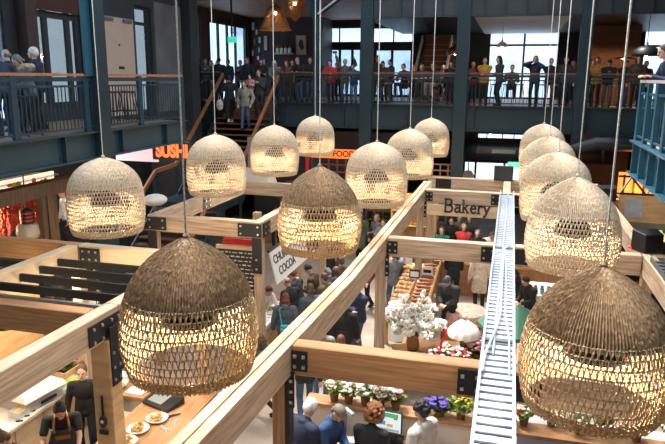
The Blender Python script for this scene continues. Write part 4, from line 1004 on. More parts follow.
bw = person(gp(285, 292), 12, 'woman in grey coat with teal bag seen from behind left of the long beam', 'stand', 'hoodie', 'slate', 'black', 'bob', 'auburn', 'f', .98, group=SH)
sc_ = MB(); caps(sc_, (-.06, .0, 1.47), (.06, .0, 1.47), .075, .075); extra(bw, 'scarf', sc_, mc('cloth', 'burgundy'))
sb = T('shoulder_bag', 'teal and pink striped shoulder bag on the back of the grey coat woman', 'bag', (bw.location.x + .13, bw.location.y - .21, .78), math.radians(12), None)
b = MB(); b.box(-.16, .16, -.05, .05, 0, .28); b.m = 1; b.box(-.162, .162, -.052, .052, .07, .11); b.m = 2; b.box(-.162, .162, -.052, .052, .17, .22)
b.build('pouch', [mat('teal_fabric', (.03, .33, .40), .8), mat('pink_fabric', (.5, .2, .25), .8), mat('pale_fabric', (.55, .6, .6), .8)], sb, bevel=.02)
MB().tube([(-.13, 0, .27), (-.2, .12, .6), (-.05, .19, .72)], .014, 6).build('strap', MATS['teal_fabric'], sb)
person(gp(293, 279), 60, 'bald man in dark jacket bending towards the food counter', 'bow', 'jacket', 'black', 'charcoal', 'bald', 'grey', 'p', 1.03, group=SH)
person(gp(299, 269, 1.02), 75, 'brown haired man in long dark grey coat at the food counter', 'bow', 'coat', 'charcoal', 'charcoal', 'short', 'brown', 'f', 1.02, group=SH)
person(gp(317, 264, 1.0), 85, 'man in black beanie and brown coat at the food counter', 'bow', 'jacket', 'brown', 'charcoal', 'beanie', 'black', 'f', 1.0, group=SH)
person(gp(326, 273, .98), 70, 'person in olive jacket behind the black beanie man', 'stand', 'jacket', 'olive', 'black', 'short', 'brown', 'f', .98, group=SH)
person(gp(261, 279, .96), 235, 'stallholder in white jacket behind the food counter', 'reach', 'knit', 'white', 'white', 'short', 'brown', 'f', .97, group='stall staff')
person(gp(289, 266, .96), 230, 'stallholder in pale shirt at the far end of the food counter', 'bow', 'knit', 'cream', 'charcoal', 'bob', 'auburn', 'f', .96, group='stall staff')
person(gp(247, 286, .97), 220, 'stallholder in black shirt beside the coffee grinder sign', 'reach', 'knit', 'black', 'black', 'short', 'black', 'f', .97, group='stall staff')
person(gp(345, 300, 1.0), 20, 'person in black puffer seen from behind right of the long beam', 'stand', 'puffer', 'black', 'charcoal', 'bob', 'brown', 'f', .99, group=SH)
person(gp(359, 283, 1.0), 150, 'person in navy padded jacket right of the long beam', 'fold', 'puffer', 'navy', 'denim', 'short', 'black', 'f', 1.02, group=SH)
person(gp(321, 322, 1.0), 8, 'person in grey hooded jacket and jeans seen from behind the low beam', 'stand', 'hoodie', 'stone', 'ldenim', 'bob', 'brown', 'f', 1.0, group=SH)
person(gp(305, 333, 1.0), 20, 'person in dark jeans left of the grey hooded jacket', 'walk', 'jacket', 'black', 'denim', 'short', 'brown', 'f', 1.0, group=SH)
person(gp(341, 334, .95), 15, 'person in black partly hidden by the low beam', 'stand', 'jacket', 'black', 'black', 'bob', 'auburn', 'f', .93, group=SH)
wl = person(gp(264, 332, .99), 100, 'long haired woman in charcoal coat and leggings walking left of the beam post', 'walk', 'jacket', 'charcoal', 'black', 'long', 'brown', 'f', .99, legs='leggings', group=SH)
rb = T('hand_bag', 'red hand bag beside the walking woman in leggings', 'bag', (wl.location.x - .10, wl.location.y - .42, .66)); MB().ball((0, 0, .12), (.06, .11, .13), 10, 8).build('pouch', mc('leather', 'red', .5), rb, smooth=True); MB().tube([(0, -.06, .2), (0, 0, .38), (0, .06, .2)], .009, 6).build('handle', mc('leather', 'red', .5), rb)
person(gp(395, 251, 1.02), 30, 'man in grey and black jacket holding a camera up by the bakery post', 'photo', 'jacket', 'grey', 'denim', 'short', 'brown', 'f', 1.03, shoe='stone', group=SH)
person(gp(387, 247, .98), 350, 'person in red trousers behind the man with the camera', 'stand', 'jacket', 'cream', 'red', 'short', 'brown', 'f', .97, group=SH)
bm_ = person(gp(451, 272, 1.0), 165, 'man in blue beanie and black puffer looking down beside the bread stand', 'bow', 'puffer', 'charcoal', 'black', 'beanie', 'slate', 'p', 1.0, group=SH)
for u, v, rz, pose, top, tc, bc, hair, hc, sc, lab in [
 (437, 212, 175, 'phone', 'jacket', 'charcoal', 'black', 'short', 'grey', 1.06, 'grey haired man in charcoal left of the bakery sign'),
 (442.5, 226, 170, 'fold', 'knit', 'teal', 'black', 'long', 'brown', .97, 'woman in teal jumper at the bakery counter'),
 (464, 223, 185, 'fold', 'jacket', 'pinkred', 'black', 'short', 'blond', 1.0, 'fair haired person in pinkish red jacket under the bakery sign'),
 (478, 229, 180, 'fold', 'jacket', 'black', 'black', 'short', 'grey', 1.0, 'man in black with dark glasses at the bakery counter'),
 (451, 217, 190, 'stand', 'jacket', 'black', 'black', 'short', 'brown', 1.0, 'person in black between the grey haired man and the red jacket'),
 (470, 215, 170, 'stand', 'jacket', 'charcoal', 'black', 'bob', 'brown', 1.0, 'person in charcoal behind the red jacket'),
 (459, 214, 200, 'stand', 'jacket', 'olive', 'black', 'short', 'black', 1.0, 'person in olive at the back under the bakery sign'),
 (378, 214, 150, 'fold', 'jacket', 'grey', 'black', 'bob', 'blond', 1.0, 'blond woman in grey jacket before the plant trellis'),
 (384, 219, 170, 'stand', 'jacket', 'stone', 'charcoal', 'short', 'auburn', .98, 'person in stone jacket beside the blond woman at the trellis'),
 (399, 230, 190, 'stand', 'knit', 'black', 'black', 'bob', 'black', .98, 'dark haired person in glasses behind the long beam at the bread shelves'),
 (409, 234, 170, 'bow', 'knit', 'black', 'black', 'short', 'black', .98, 'black haired person just left of the bakery posts'),
 (489, 226, 200, 'reach', 'coat', 'white', 'white', 'short', 'brown', 1.0, 'baker in white coat at the right end of the bakery counter'),
]: person(gp(u, v, sc), rz, lab, pose, top, tc, bc, hair, hc, 'p', sc, group='people at the bakery')
person(gp(455, 247, 1.0), 5, 'person in black jacket seen from behind at the bread counter', 'bow', 'jacket', 'black', 'black', 'short', 'black', 'f', 1.0, group='people at the bakery')
person(gp(452.5, 241, .62), 185, 'blond child at the bakery counter between teal and red', 'stand', 'jacket', 'stone', 'denim', 'bob', 'blond', 'p', .62, group='people at the bakery')
person(gp(482, 249, 1.0), 10, 'woman in long cream coat seen from behind at the bread counter', 'stand', 'coat', 'cream', 'black', 'bob', 'grey', 'f', 1.0, group='people at the bakery')
person(gp(496, 247, .98), 20, 'person in black beside the cable ladder at the bread counter', 'stand', 'jacket', 'black', 'black', 'short', 'brown', 'f', 1.0, group='people at the bakery')
for u, v, rz, pose, top, tc, bc, hair, hc, sc, lab in [
 (361, 212, 190, 'stand', 'coat', 'olive', 'black', 'bob', 'brown', 1.0, 'person in long olive coat left of the plant trellis'),
 (342, 257, 30, 'stand', 'jacket', 'brown', 'charcoal', 'short', 'brown', 1.0, 'person in brown jacket above the navy padded jacket by the long beam'),
 (334, 268, 60, 'bow', 'jacket', 'charcoal', 'black', 'short', 'grey', 1.0, 'grey haired person in charcoal between the long beam and the crowd'),
 (311, 284, 40, 'stand', 'jacket', 'slate', 'denim', 'bob', 'brown', 1.0, 'person in slate jacket walking between counter and long beam'),
 (365, 250, 160, 'walk', 'jacket', 'burgundy', 'black', 'long', 'brown', 1.0, 'woman in burgundy walking left of the bakery post'),
 (330, 236, 180, 'walk', 'jacket', 'black', 'black', 'short', 'brown', 1.0, 'person in black walking behind the second central lampshade'),
]: person(gp(u, v, sc), rz, lab, pose, top, tc, bc, hair, hc, 'f', sc, group=SH)
# front desk people
person(gp(298, 401, 1.08), 330, 'white haired person in navy coat at the bottom beside the beam post', 'bow', 'jacket', 'navy', 'charcoal', 'short', 'white', 'p', 1.08, group='people at the flower desk')
p2_ = person(gp(325, 396, 1.06), 250, 'person in brown flat cap and blue denim jacket holding a small camera', 'bow', 'jacket', 'blue', 'denim', 'cap', 'khaki', 'p', 1.06, group='people at the flower desk')
person(gp(369, 409, 1.06), 350, 'copper curly haired woman in black facing the desk screen', 'bow', 'knit', 'black', 'black', 'bigcurl', 'copper', 'p', 1.06, group='people at the flower desk')
person(gp(425, 403, 1.08), 60, 'curly dark haired person in pale grey hoodie at the flower desk', 'stand', 'hoodie', 'lgrey', 'charcoal', 'curly', 'black', 'f', 1.08, group='people at the flower desk')
person(gp(523, 262, .99), 95, 'long haired woman in black coat facing left behind the cable ladder', 'reach', 'coat', 'black', 'black', 'long', 'black', 'f', 1.0, group=SH)
person(gp(533, 275, .95), 130, 'person in black bending beside the table right of the cable ladder', 'bow', 'jacket', 'black', 'black', 'short', 'black', 'f', .97, group=SH)
q_ = onX(64, 189, -12.3); zf_ = q_.z - 1.74
tag(MB().box(-12.95, -11.9, q_.y - .6, q_.y + .6, 0, zf_ - .002).build('stall_platform', wood_dark), 'raised dark timber platform under the red capped stallholder', 'platform')
person((q_.x, q_.y, zf_), 150, 'stallholder in red cap and red apron behind the far left lampshade', 'stand', 'knit', 'white', 'black', 'cap', 'red', 'f', 1.0, group='stall staff')
ra = bpy.context.scene.objects['person']
person(gp(302, 190, 1.0), 170, 'person in pink and white by the timber posts under the curry sign', 'fold', 'jacket', 'pink', 'black', 'short', 'brown', 'f', 1.0, group=SH)
person(gp(297, 203, 1.0), 160, 'person in burgundy below the curry sign between the posts', 'stand', 'jacket', 'burgundy', 'black', 'bob', 'black', 'f', 1.0, group=SH)
person(gp(276, 204, 1.0), 190, 'person in black apron left between the posts under the curry sign', 'bow', 'knit', 'black', 'black', 'short', 'black', 'f', 1.0, group='stall staff')

# ------------------------------------------------------------------ kitchen stall (lower left)
pasta_y = mat('dough_yellow', (.6, .45, .2), .6, var=.3, scale=20)
tag(MB().box(-8.6, -8.5, 5.0, 9.9, 0, 2.55).build('plywood_partition', wood_warm), 'warm plywood partition along the left side of the kitchen', 'partition')
kc = T('kitchen_counter', 'long pale kitchen counter along the plywood partition', 'counter', (-7.9, 8, 0))
MB().box(-8.45, -7.25, 5.6, 9.7, .9, .95).build('worktop', mat('pale_worktop', (.62, .58, .52), .4, var=.06, scale=3), kc, org=kc.location); MB().box(-8.4, -7.32, 5.65, 9.65, 0, .9).build('carcass', wood_warm, kc, org=kc.location)
b = MB()
for i in range(6): b.box(-7.318, -7.305, 5.7 + .66 * i, 6.32 + .66 * i, .08, .86)
b.build('door', wood_pale, kc, org=kc.location)
wc = T('food_warmer', 'large white lidded food warmer on the kitchen counter', 'food warmer', (-7.62, 8.5, .95), math.radians(-8)); wc.scale = (.8, .8, .8)
MB().box(-.5, .42, -.55, .5, 0, .22).build('body', mat('steel_body', (.5, .5, .5), .3, .6), wc, bevel=.02)
b = MB(); b.hexa([(-.55, -.6, .22), (.46, -.6, .22), (.46, .55, .22), (-.55, .55, .22), (-.48, -.52, .36), (.38, -.52, .36), (.38, .47, .36), (-.48, .47, .36)])
b.build('lid', white, wc, bevel=.03)
MB().box(.43, .46, -.2, .2, .08, .14).build('control_panel', black, wc)
cr = T('vegetable_crate', 'wooden crate of leafy greens at the end of the kitchen counter', 'crate', (-7.75, 9.4, .95)); cr.location = (-7.85, 9.36, .95)
b = MB(); b.box(-.42, .42, -.27, -.25, 0, .22); b.box(-.42, .42, .25, .27, 0, .22); b.box(-.42, -.40, -.25, .25, 0, .22); b.box(.40, .42, -.25, .25, 0, .22); b.box(-.4, .4, -.25, .25, 0, .03); b.build('box', wood_warm, cr)
leaf1 = mat('leaf_green', (.035, .085, .02), .6, var=.5, scale=9); leaf2 = mat('pale_leaf', (.20, .28, .07), .6, var=.4, scale=9)
def leaves(cx, cy, z0, rx, ry, h, n, size, seed=0, up_=.6):
    R = random.Random(seed); b = MB()
    for _ in range(n):
        a = R.uniform(0, 2 * PI); q = math.sqrt(R.random()); p = V3((cx + rx * q * math.cos(a), cy + ry * q * math.sin(a), z0 + h * R.random() * (1 - .45 * q)))
        d = V3((R.uniform(-1, 1), R.uniform(-1, 1), R.uniform(-.2, 1) * up_ + .2)).normalized(); s = d.orthogonal().normalized() * size * .28; t = d.cross(s.normalized()) * size * .07; L = d * size
        b.add([p, p + L * .5 + s + t, p + L, p + L * .5 - s + t], [(0, 1, 2, 3)])
    return b
leaves(0, 0, .08, .38, .23, .28, 260, .13, 1).build('greens', leaf1, cr)
gn = T('gastronorm_tray', 'steel tray with lime coloured salad beside the white warmer', 'tray', (-7.32, 9.05, .95)); MB().box(-.2, .2, -.28, .28, 0, .11).build('pan', galv, gn, bevel=.015); MB().ball((.05, 0, .10), (.13, .2, .05)).build('salad', mat('lime_salad', (.36, .5, .08), .6, var=.4, scale=14), gn)
for i, (x, y, r_, lab) in enumerate([(-7.5, 7.6, .1, 'upper white sheet of paper on the kitchen counter'), (-7.8, 7.3, -.3, 'lower white sheet of paper on the kitchen counter'), (-7.45, 7.15, .4, 'crumpled paper nearest the bowed head on the counter')]):
    tag(MB().cbox((0, 0, .004), (.42, .3, .006)).build('paper_sheet', white), lab, 'paper').location = (x, y, .951); bpy.data.objects[-1] if False else None
for i, (x, y, h_, m, lab) in enumerate([(-8.05, 7.5, .24, mat('blue_label', (.05, .2, .4), .4), 'small bottle with blue label on the kitchen counter'), (-8.2, 7.75, .2, mat('sauce_brown', (.2, .07, .02), .4), 'brown sauce bottle on the kitchen counter'), (-8.0, 7.95, .18, leaf2, 'green squeeze bottle near the white warmer')]):
    p = T('bottle', lab, 'bottle', (x, y, .95)); MB().lathe([(.035, 0), (.038, .02), (.038, h_ * .6), (.015, h_ * .8), (.015, h_)], 12).build('body', m, p, smooth=True); MB().lathe([(.018, h_), (.018, h_ + .03)], 10).build('cap', white, p)
for i in range(3):
    p = T('kitchen_knife', ['knife lying closest to the cook on the counter', 'middle knife on the kitchen counter', 'knife lying farthest from the cook on the counter'][i], 'knife', (-7.42, 7.75 + .14 * i, .955), .5 + .2 * i); MB().box(-.14, .06, -.015, .015, 0, .006).build('blade', galv, p); MB().box(.06, .17, -.012, .012, 0, .018).build('handle', black, p)
cb = T('cutting_board', 'wooden cutting board on the kitchen counter near the bottles', 'board', (-7.9, 7.05, .951), .2); MB().box(-.22, .22, -.15, .15, 0, .025).build('board', wood_pale, cb, bevel=.008)
for i, (x, y, s_, h_, m, nm, lab) in enumerate([(-7.45, 7.95, .22, .12, galv, 'steel_container', 'square steel container near the knives on the kitchen counter'), (-8.15, 6.9, .3, .18, wood_pale, 'storage_box', 'pale wooden box at the near end of the kitchen counter'), (-7.5, 6.75, .26, .08, white, 'plastic_tub', 'white plastic tub nearest the camera on the kitchen counter'), (-8.2, 8.25, .18, .22, mat('tin_red', (.3, .05, .03), .4), 'tin', 'red tin behind the bottles on the kitchen counter')]):
    p = T(nm, lab, nm.replace('_', ' '), (x, y, .95), .2 * i); b = MB(); q = s_ / 2; b.box(-q, q, -q, q, 0, .012); b.box(-q, q, -q, -q + .012, .012, h_); b.box(-q, q, q - .012, q, .012, h_); b.box(-q, -q + .012, -q + .012, q - .012, .012, h_); b.box(q - .012, q, -q + .012, q - .012, .012, h_); b.build('body', m, p); MB().box(-q * .9, q * .9, -q * .9, q * .9, .012, h_ * .75).build('contents', (pasta_y, white, leaf2, black)[i], p)
# black bottle opener on the post
op = T('wall_utensil', 'black long handled utensil hanging on the kitchen post', 'utensil', (-4.86, 6.60, 1.75)); op.location = (-4.86, 6.605, 2.05)
MB().box(-.012, .012, -.02, 0, 0, .32).build('handle', black, op); MB().ball((0, -.02, -.04), (.06, .03, .09)).build('bowl', black, op, smooth=True); MB().box(-.06, .06, -.03, 0, -.22, -.17).build('bracket', black, op)
MB().ball((0, -.045, -.03), (.025, .012, .025)).build('dial', galv, op)

# ------------------------------------------------------------------ tile fronted counter
tilem = bpy.data.materials.new('ring_tile'); tilem.use_nodes = True; MATS['ring_tile'] = tilem
nt = tilem.node_tree; bs = nt.nodes['Principled BSDF']; bs.inputs['Roughness'].default_value = .3
tc = nt.nodes.new('ShaderNodeTexCoord'); mp = nt.nodes.new('ShaderNodeMapping'); mp.inputs['Scale'].default_value = (0, 8, 8)
fr_ = nt.nodes.new('ShaderNodeVectorMath'); fr_.operation = 'FRACTION'; sb_ = nt.nodes.new('ShaderNodeVectorMath'); sb_.operation = 'SUBTRACT'; sb_.inputs[1].default_value = (0, .5, .5)
ln_ = nt.nodes.new('ShaderNodeVectorMath'); ln_.operation = 'LENGTH'; rp = nt.nodes.new('ShaderNodeValToRGB')
for a_, c_ in ((0, (.75, .75, .76)), ):
    rp.color_ramp.elements[0].color = (.26, .28, .31, 1); rp.color_ramp.elements[0].position = 0
    rp.color_ramp.elements[1].color = (.74, .75, .77, 1); rp.color_ramp.elements[1].position = .22
e = rp.color_ramp.elements.new(.34); e.color = (.74, .75, .77, 1); e = rp.color_ramp.elements.new(.37); e.color = (.30, .32, .35, 1); e = rp.color_ramp.elements.new(.46); e.color = (.30, .32, .35, 1); e = rp.color_ramp.elements.new(.49); e.color = (.74, .75, .77, 1)
nt.links.new(tc.outputs['Object'], mp.inputs['Vector']); nt.links.new(mp.outputs[0], fr_.inputs[0]); nt.links.new(fr_.outputs[0], sb_.inputs[0]); nt.links.new(sb_.outputs[0], ln_.inputs[0]); nt.links.new(ln_.outputs['Value'], rp.inputs[0]); nt.links.new(rp.outputs[0], bs.inputs['Base Color'])
tcn = T('serving_counter', 'timber topped serving counter with grey ring patterned tile front', 'counter', (-4.75, 8.6, 0))
MB().box(-5.75, -4.68, 6.95, 9.55, .92, .97).build('worktop', mat('honey_worktop', (.46, .25, .12), .4, var=.2, scale=3, stretch=(5, .6, 1)), tcn, org=tcn.location)
MB().box(-4.75, -4.70, 7.0, 9.4, 0, .92).build('tile_front', tilem, tcn, org=tcn.location); MB().box(-5.7, -4.76, 7.0, 9.4, 0, .12).build('plinth', black, tcn, org=tcn.location); MB().box(-5.6, -4.76, 9.3, 9.4, .12, .92).build('end_panel', wood_warm, tcn, org=tcn.location); MB().box(-5.6, -4.76, 7.0, 7.1, .12, .92).build('end_panel', wood_warm, tcn, org=tcn.location); MB().box(-4.76, -4.66, 9.41, 9.53, 0, .92).build('corner_post', wood_warm, tcn, org=tcn.location)
bc_ = T('back_counter', 'timber back counter with white bag behind the serving counter', 'counter', (-6.4, 9.2, 0)); MB().box(-7.0, -5.8, 9.0, 9.45, .92, .97).build('worktop', MATS['honey_worktop'], bc_, org=bc_.location); MB().box(-6.95, -5.85, 9.05, 9.42, 0, .92).build('carcass', cream, bc_, org=bc_.location)
pasta = mat('pasta_yellow', (.62, .38, .12), .6, var=.4, scale=20)
for i, (x, y) in enumerate([(-5.20, 8.42), (-5.32, 8.05), (-5.30, 7.68)]):
    p = T('pasta_dish', ['dish of pasta farthest along the serving counter', 'middle dish of pasta on the serving counter', 'dish of pasta nearest on the serving counter'][i], 'dish', (x, y, .97), i, 'pasta dishes')
    MB().lathe([(.09, 0), (.10, .01), (.17, .05), (.18, .052), (.16, .035), (.02, .015)], 20).build('plate', white, p, smooth=True)
    b = MB(); R = random.Random(i)
    for _ in range(26):
        a = R.uniform(0, 6.28); r_ = R.uniform(0, .10); q = V3((r_ * math.cos(a), r_ * math.sin(a), .04 + .05 * R.random())); d_ = V3((R.uniform(-1, 1), R.uniform(-1, 1), R.uniform(-.3, .3))).normalized() * .05; b.tube([q - d_, q + V3((0, 0, .012)), q + d_], .013, 5)
    b.build('pasta', pasta, p)
pos = T('payment_terminal', 'black payment terminal tray near the end of the serving counter', 'terminal', (-5.38, 8.93, .97), math.radians(-18)); MB().hexa([(-.3, -.2, 0), (.3, -.2, 0), (.3, .22, 0), (-.3, .22, 0), (-.3, -.2, .06), (.3, -.2, .06), (.3, .22, .14), (-.3, .22, .14)]).build('case', black, pos, bevel=.015); MB().hexa([(-.22, -.14, .075), (.1, -.14, .075), (.1, .16, .13), (-.22, .16, .13), (-.22, -.14, .08), (.1, -.14, .08), (.1, .16, .142), (-.22, .16, .142)]).build('screen', mat('pale_screen', (.3, .33, .33), .25), pos)
for i, (x, y) in enumerate([(-5.0, 8.62), (-4.88, 8.42), (-4.95, 8.2)]):
    p = T('serving_tongs', ['tongs nearest the payment terminal', 'tongs in the middle of the counter edge', 'tongs beside the middle pasta dish'][i], 'tongs', (x, y, .972), .7 + i); MB().tube([(-.12, -.03, .01), (.1, 0, .02)], .009, 6).tube([(-.12, .03, .01), (.1, 0, .02)], .009, 6).build('arms', galv if i else black, p)
wbg = T('paper_bag', 'puffy white bag on the timber back counter', 'bag', (-6.55, 9.25, .97)); MB().ball((0, 0, .12), (.3, .2, .14), 14, 8).ball((.1, .05, .2), (.18, .13, .08), 12, 8).build('bag', white, wbg, smooth=True)
tag(MB().cbox((0, 0, .01), (.35, .25, .02)).build('paper_stack', white), 'white paper stack right of the puffy bag', 'paper').location = (-6.05, 9.2, .971)
bn = T('waste_bin', 'pale grey swing top bin below the timber back counter', 'bin', (-5.55, 9.45, 0)); bn.location = (-6.05, 8.75, 0)
MB().hexa([(-.16, -.14, 0), (.16, -.14, 0), (.16, .14, 0), (-.16, .14, 0), (-.2, -.18, .62), (.2, -.18, .62), (.2, .18, .62), (-.2, .18, .62)]).build('body', mat('bin_grey', (.45, .43, .40), .5), bn, bevel=.02); MB().hexa([(-.21, -.19, .62), (.21, -.19, .62), (.21, .19, .62), (-.21, .19, .62), (-.12, -.1, .78), (.12, -.1, .78), (.12, .1, .78), (-.12, .1, .78)]).build('lid', MATS['bin_grey'], bn, bevel=.02)

# ------------------------------------------------------------------ food counter and signs in the middle
fc = T('food_counter', 'white topped food counter in the middle of the crowd', 'counter', (-5.4, 13.6, 0)); MB().box(-5.35, -4.98, 12.5, 15.2, .88, .95).build('worktop', white, fc, org=fc.location); MB().box(-5.32, -5.02, 12.55, 15.15, 0, .88).build('front', wood_warm, fc, org=fc.location)
sd = T('salad_stand', 'low timber stand heaped with salad greens beside the grey coat woman', 'stand', (-5.15, 12.1, 0)); sd.location = (-5.0, 11.75, 0)
MB().box(-.4, .4, -.35, .3, 0, .80).build('stand', wood_warm, sd); leaves(0, 0, .8, .36, .3, .22, 200, .14, 5).build('greens', leaf2, sd); leaves(.05, -.05, .82, .3, .25, .24, 90, .12, 6).build('herbs', leaf1, sd)
fd = [(.62, .42, .20), (.55, .2, .1), (.7, .62, .5), (.3, .35, .1)]
for i in range(7):
    p = T('food_platter', ['round platter nearest on the white food counter', 'second platter along the white food counter', 'third platter along the white food counter', 'middle platter on the white food counter', 'fifth platter on the white food counter', 'sixth platter on the white food counter', 'farthest platter on the white food counter'][i], 'platter', (-5.12 - .09 * (i % 2), 12.75 + .33 * i, .95), 0, 'platters on the food counter')
    MB().lathe([(.13, 0), (.16, .02), (.15, .025), (.02, .015)], 18).build('plate', white, p); b = MB(); R = random.Random(i)
    for _ in range(9): b.ball((R.uniform(-.08, .08), R.uniform(-.08, .08), .045), R.uniform(.03, .045), 7, 5)
    b.build('food', mat('food_%d' % (i % 4), fd[i % 4], .6, var=.3, scale=20), p)
cs = T('shop_sign', 'white hanging board with hand lettered churro and cocoa words', 'sign', (-4.70, 13.6, 2.42)); MB().box(-.03, .0, -1.1, 1.15, -.38, .34).build('panel', white, cs); MB().box(-.035, .012, -1.15, 1.2, .34, .40).build('frame', black, cs)
cs.rotation_euler = (0, math.radians(-14), 0)
ink = mat('sign_ink', (.05, .05, .06), .6)
text_mesh('lettering', 'CHURRO', .26, ink, cs, (.006, -.42, .12), (PI/2, 0, PI/2), .004, bold=.004, sx=1.1); text_mesh('lettering', 'COCOA', .26, ink, cs, (.006, -.32, -.17), (PI/2, 0, PI/2), .004, bold=.004, sx=1.1)
chk = T('menu_board', 'black chalk menu board with red top strip below the sushi frame', 'menu board', (-5.55, 12.55, 2.35)); chk.location = (-5.5, 12.4, 2.5)
MB().box(-.45, .5, 0, .05, -.85, .28).build('board', black, chk); MB().box(-.48, .53, -.01, .06, .28, .36).build('frame', wood_pale, chk); MB().box(-.3, .53, -.01, .05, .38, .52).build('red_strip', mc('cloth', 'red'), chk)
cm = mat('chalk', (.55, .55, .55), .9); b = MB(); R = random.Random(9)
for i in range(11):
    z = .2 - .09 * i; x = -.38
    while x < .38: w_ = R.uniform(.04, .13); b.box(x, min(.42, x + w_), -.004, 0, z, z + R.uniform(.015, .03)); x += w_ + .035
b.build('chalk_writing', cm, chk)
po = T('paper_roll', 'white paper roll hanging left of the chalk menu', 'paper roll', (-6.05, 12.4, 2.4)); MB().tube([(-.12, 0, .1), (.1, 0, .1)], .13, 14).build('roll', white, po); MB().box(-.16, -.13, -.02, .02, -.1, .36).build('holder', galv, po)

# ------------------------------------------------------------------ bread stand
crust = mat('crust', (.42, .19, .06), .6, var=.45, scale=12, col2=(.58, .33, .13)); crust2 = mat('dark_crust', (.26, .09, .03), .55, var=.4, scale=12)
bs_ = T('bread_stand', 'sloping timber bread stand with white front below the bakery beam', 'stand', (-2.12, 16.4, 0))
MB().hexa([(-.52, -1.7, .78), (.45, -1.7, .78), (.45, 1.6, 1.12), (-.52, 1.6, 1.12), (-.52, -1.7, .84), (.45, -1.7, .84), (.45, 1.6, 1.18), (-.52, 1.6, 1.18)]).build('shelf', wood_warm, bs_)
MB().box(-.44, .4, -1.72, -1.66, .12, .78).build('front_panel', white, bs_)
for x in (-.48, .4):
    for y in (-1.66, 1.5): MB().box(x - .04, x + .04, y - .04, y + .04, 0, .78 + (y + 1.7) * .1).build('leg', mat('orange_leg', (.5, .22, .06), .5), bs_)
MB().hexa([(.45, -1.7, .8), (.49, -1.7, .8), (.49, 1.6, 1.14), (.45, 1.6, 1.14), (.45, -1.7, 1.0), (.49, -1.7, 1.0), (.49, 1.6, 1.4), (.45, 1.6, 1.4)]).build('side_board', wood_counter, bs_)
MB().hexa([(-.56, -1.7, .8), (-.52, -1.7, .8), (-.52, 1.6, 1.14), (-.56, 1.6, 1.14), (-.56, -1.7, 1.0), (-.52, -1.7, 1.0), (-.52, 1.6, 1.5), (-.56, 1.6, 1.5)]).build('guard', glass, bs_)
MB().box(-.1, -.06, -1.6, 1.5, .98, 1.12).build('divider', wood_counter, bs_)
loaf_me = MB().ball((0, 0, .05), (.12, .10, .065), 12, 8).mesh('loaf', crust, True); bag_me = MB().ball((0, 0, .04), (.21, .055, .05), 12, 8).mesh('loaf', crust2, True); cro = MB()
cro.tube([(.09 * math.cos(a), .09 * math.sin(a), .045) for a in [PI * .05 + PI * .9 * i / 8 for i in range(9)]], [.012, .03, .04, .046, .048, .046, .04, .03, .012], 8); cro_me = cro.mesh('croissant', crust, True)
def thing_mesh(name, me, label, cat, loc, rz=0, group=None):
    o = bpy.data.objects.new(name, me); COL.objects.link(o); o.location = loc; o.rotation_euler = (0, 0, rz); return tag(o, label, cat, group)
R = random.Random(11)
slope = lambda y: .845 + (y + 1.7) * .103
bowl = T('bowl', 'white bowl of rolls at the near corner of the bread stand', 'bowl', (bs_.location.x - .28, bs_.location.y - 1.42, slope(-1.42))); MB().lathe([(.14, 0), (.2, .06), (.22, .12), (.2, .12), (.1, .04)], 18).build('bowl', white, bowl)
for i in range(26):
    x = -.42 + .14 * (i % 3) + R.uniform(-.03, .03); y = -1.1 + .27 * (i // 3) + R.uniform(-.03, .03)
    thing_mesh('loaf', loaf_me, 'round golden loaf in the left tray of the bread stand', 'bread', (bs_.location.x + x, bs_.location.y + y, slope(y)), R.uniform(0, 3), 'round loaves in the left tray')
for i in range(12):
    y = -1.0 + .22 * i; thing_mesh('baguette', bag_me, 'dark crusted baguette in the right tray of the bread stand', 'bread', (bs_.location.x + .19, bs_.location.y + y, slope(y)), R.uniform(-.2, .2), 'baguettes in the right tray')
for i, (x, y, h_) in enumerate([(-.1, .2, .26), (.2, .55, .2), (-.45, 1.2, .22)]):
    p = T('price_card', ['black and white price card in the middle of the bread stand', 'white price card right of centre on the bread stand', 'white price card at the back of the bread stand'][i], 'price card', (bs_.location.x + x, bs_.location.y + y, slope(y) + .10)); MB().box(-.14, .14, -.01, .01, .02, h_).build('card', white if i else black, p); MB().box(-.11, .11, -.014, -.01, .06, h_ - .05).build('notice', black if i == 1 else white, p); MB().box(-.16, .16, -.04, .04, 0, .02).build('foot', galv, p)
# bakery counter with pastry
bk = T('bakery_counter', 'long timber bakery counter heaped with pastries under the bakery sign', 'counter', (-1.0, 19.6, 0)); MB().box(-2.0, 2.0, 18.9, 19.35, .98, 1.04).build('worktop', wood_warm, bk, org=bk.location)
MB().box(-1.95, 1.95, 18.95, 19.3, 0, .98).build('front', wood_counter, bk, org=bk.location)
for i in range(30):
    thing_mesh('croissant', cro_me, 'golden croissant on the bakery counter', 'pastry', (-1.9 + .19 * (i // 2) + R.uniform(-.03, .03), 19.05 + .17 * (i % 2), 1.04), R.uniform(0, 6), 'croissants on the bakery counter')
bx = T('pastry_heap_tray', 'wire tray of dark crusted loaves beside the bread stand top', 'tray', (-2.1, 18.62, 0)); MB().box(-.45, .45, -.22, .22, 1.2, 1.24).build('tray', galv_dk, bx); [MB().box(q[0], q[0] + .04, q[1], q[1] + .04, 0, 1.2).build('leg', galv_dk, bx) for q in ((-.4, -.2), (.36, -.2), (-.4, .16), (.36, .16))]
for i in range(16): thing_mesh('loaf', bag_me, 'dark crusted loaf piled on the wire tray', 'bread', (-2.1 + -.3 + .2 * (i % 4), 18.62 - .1 + .07 * (i // 4 % 3), 1.24 + .08 * (i // 8)), R.uniform(0, 3), 'loaves on the wire tray')
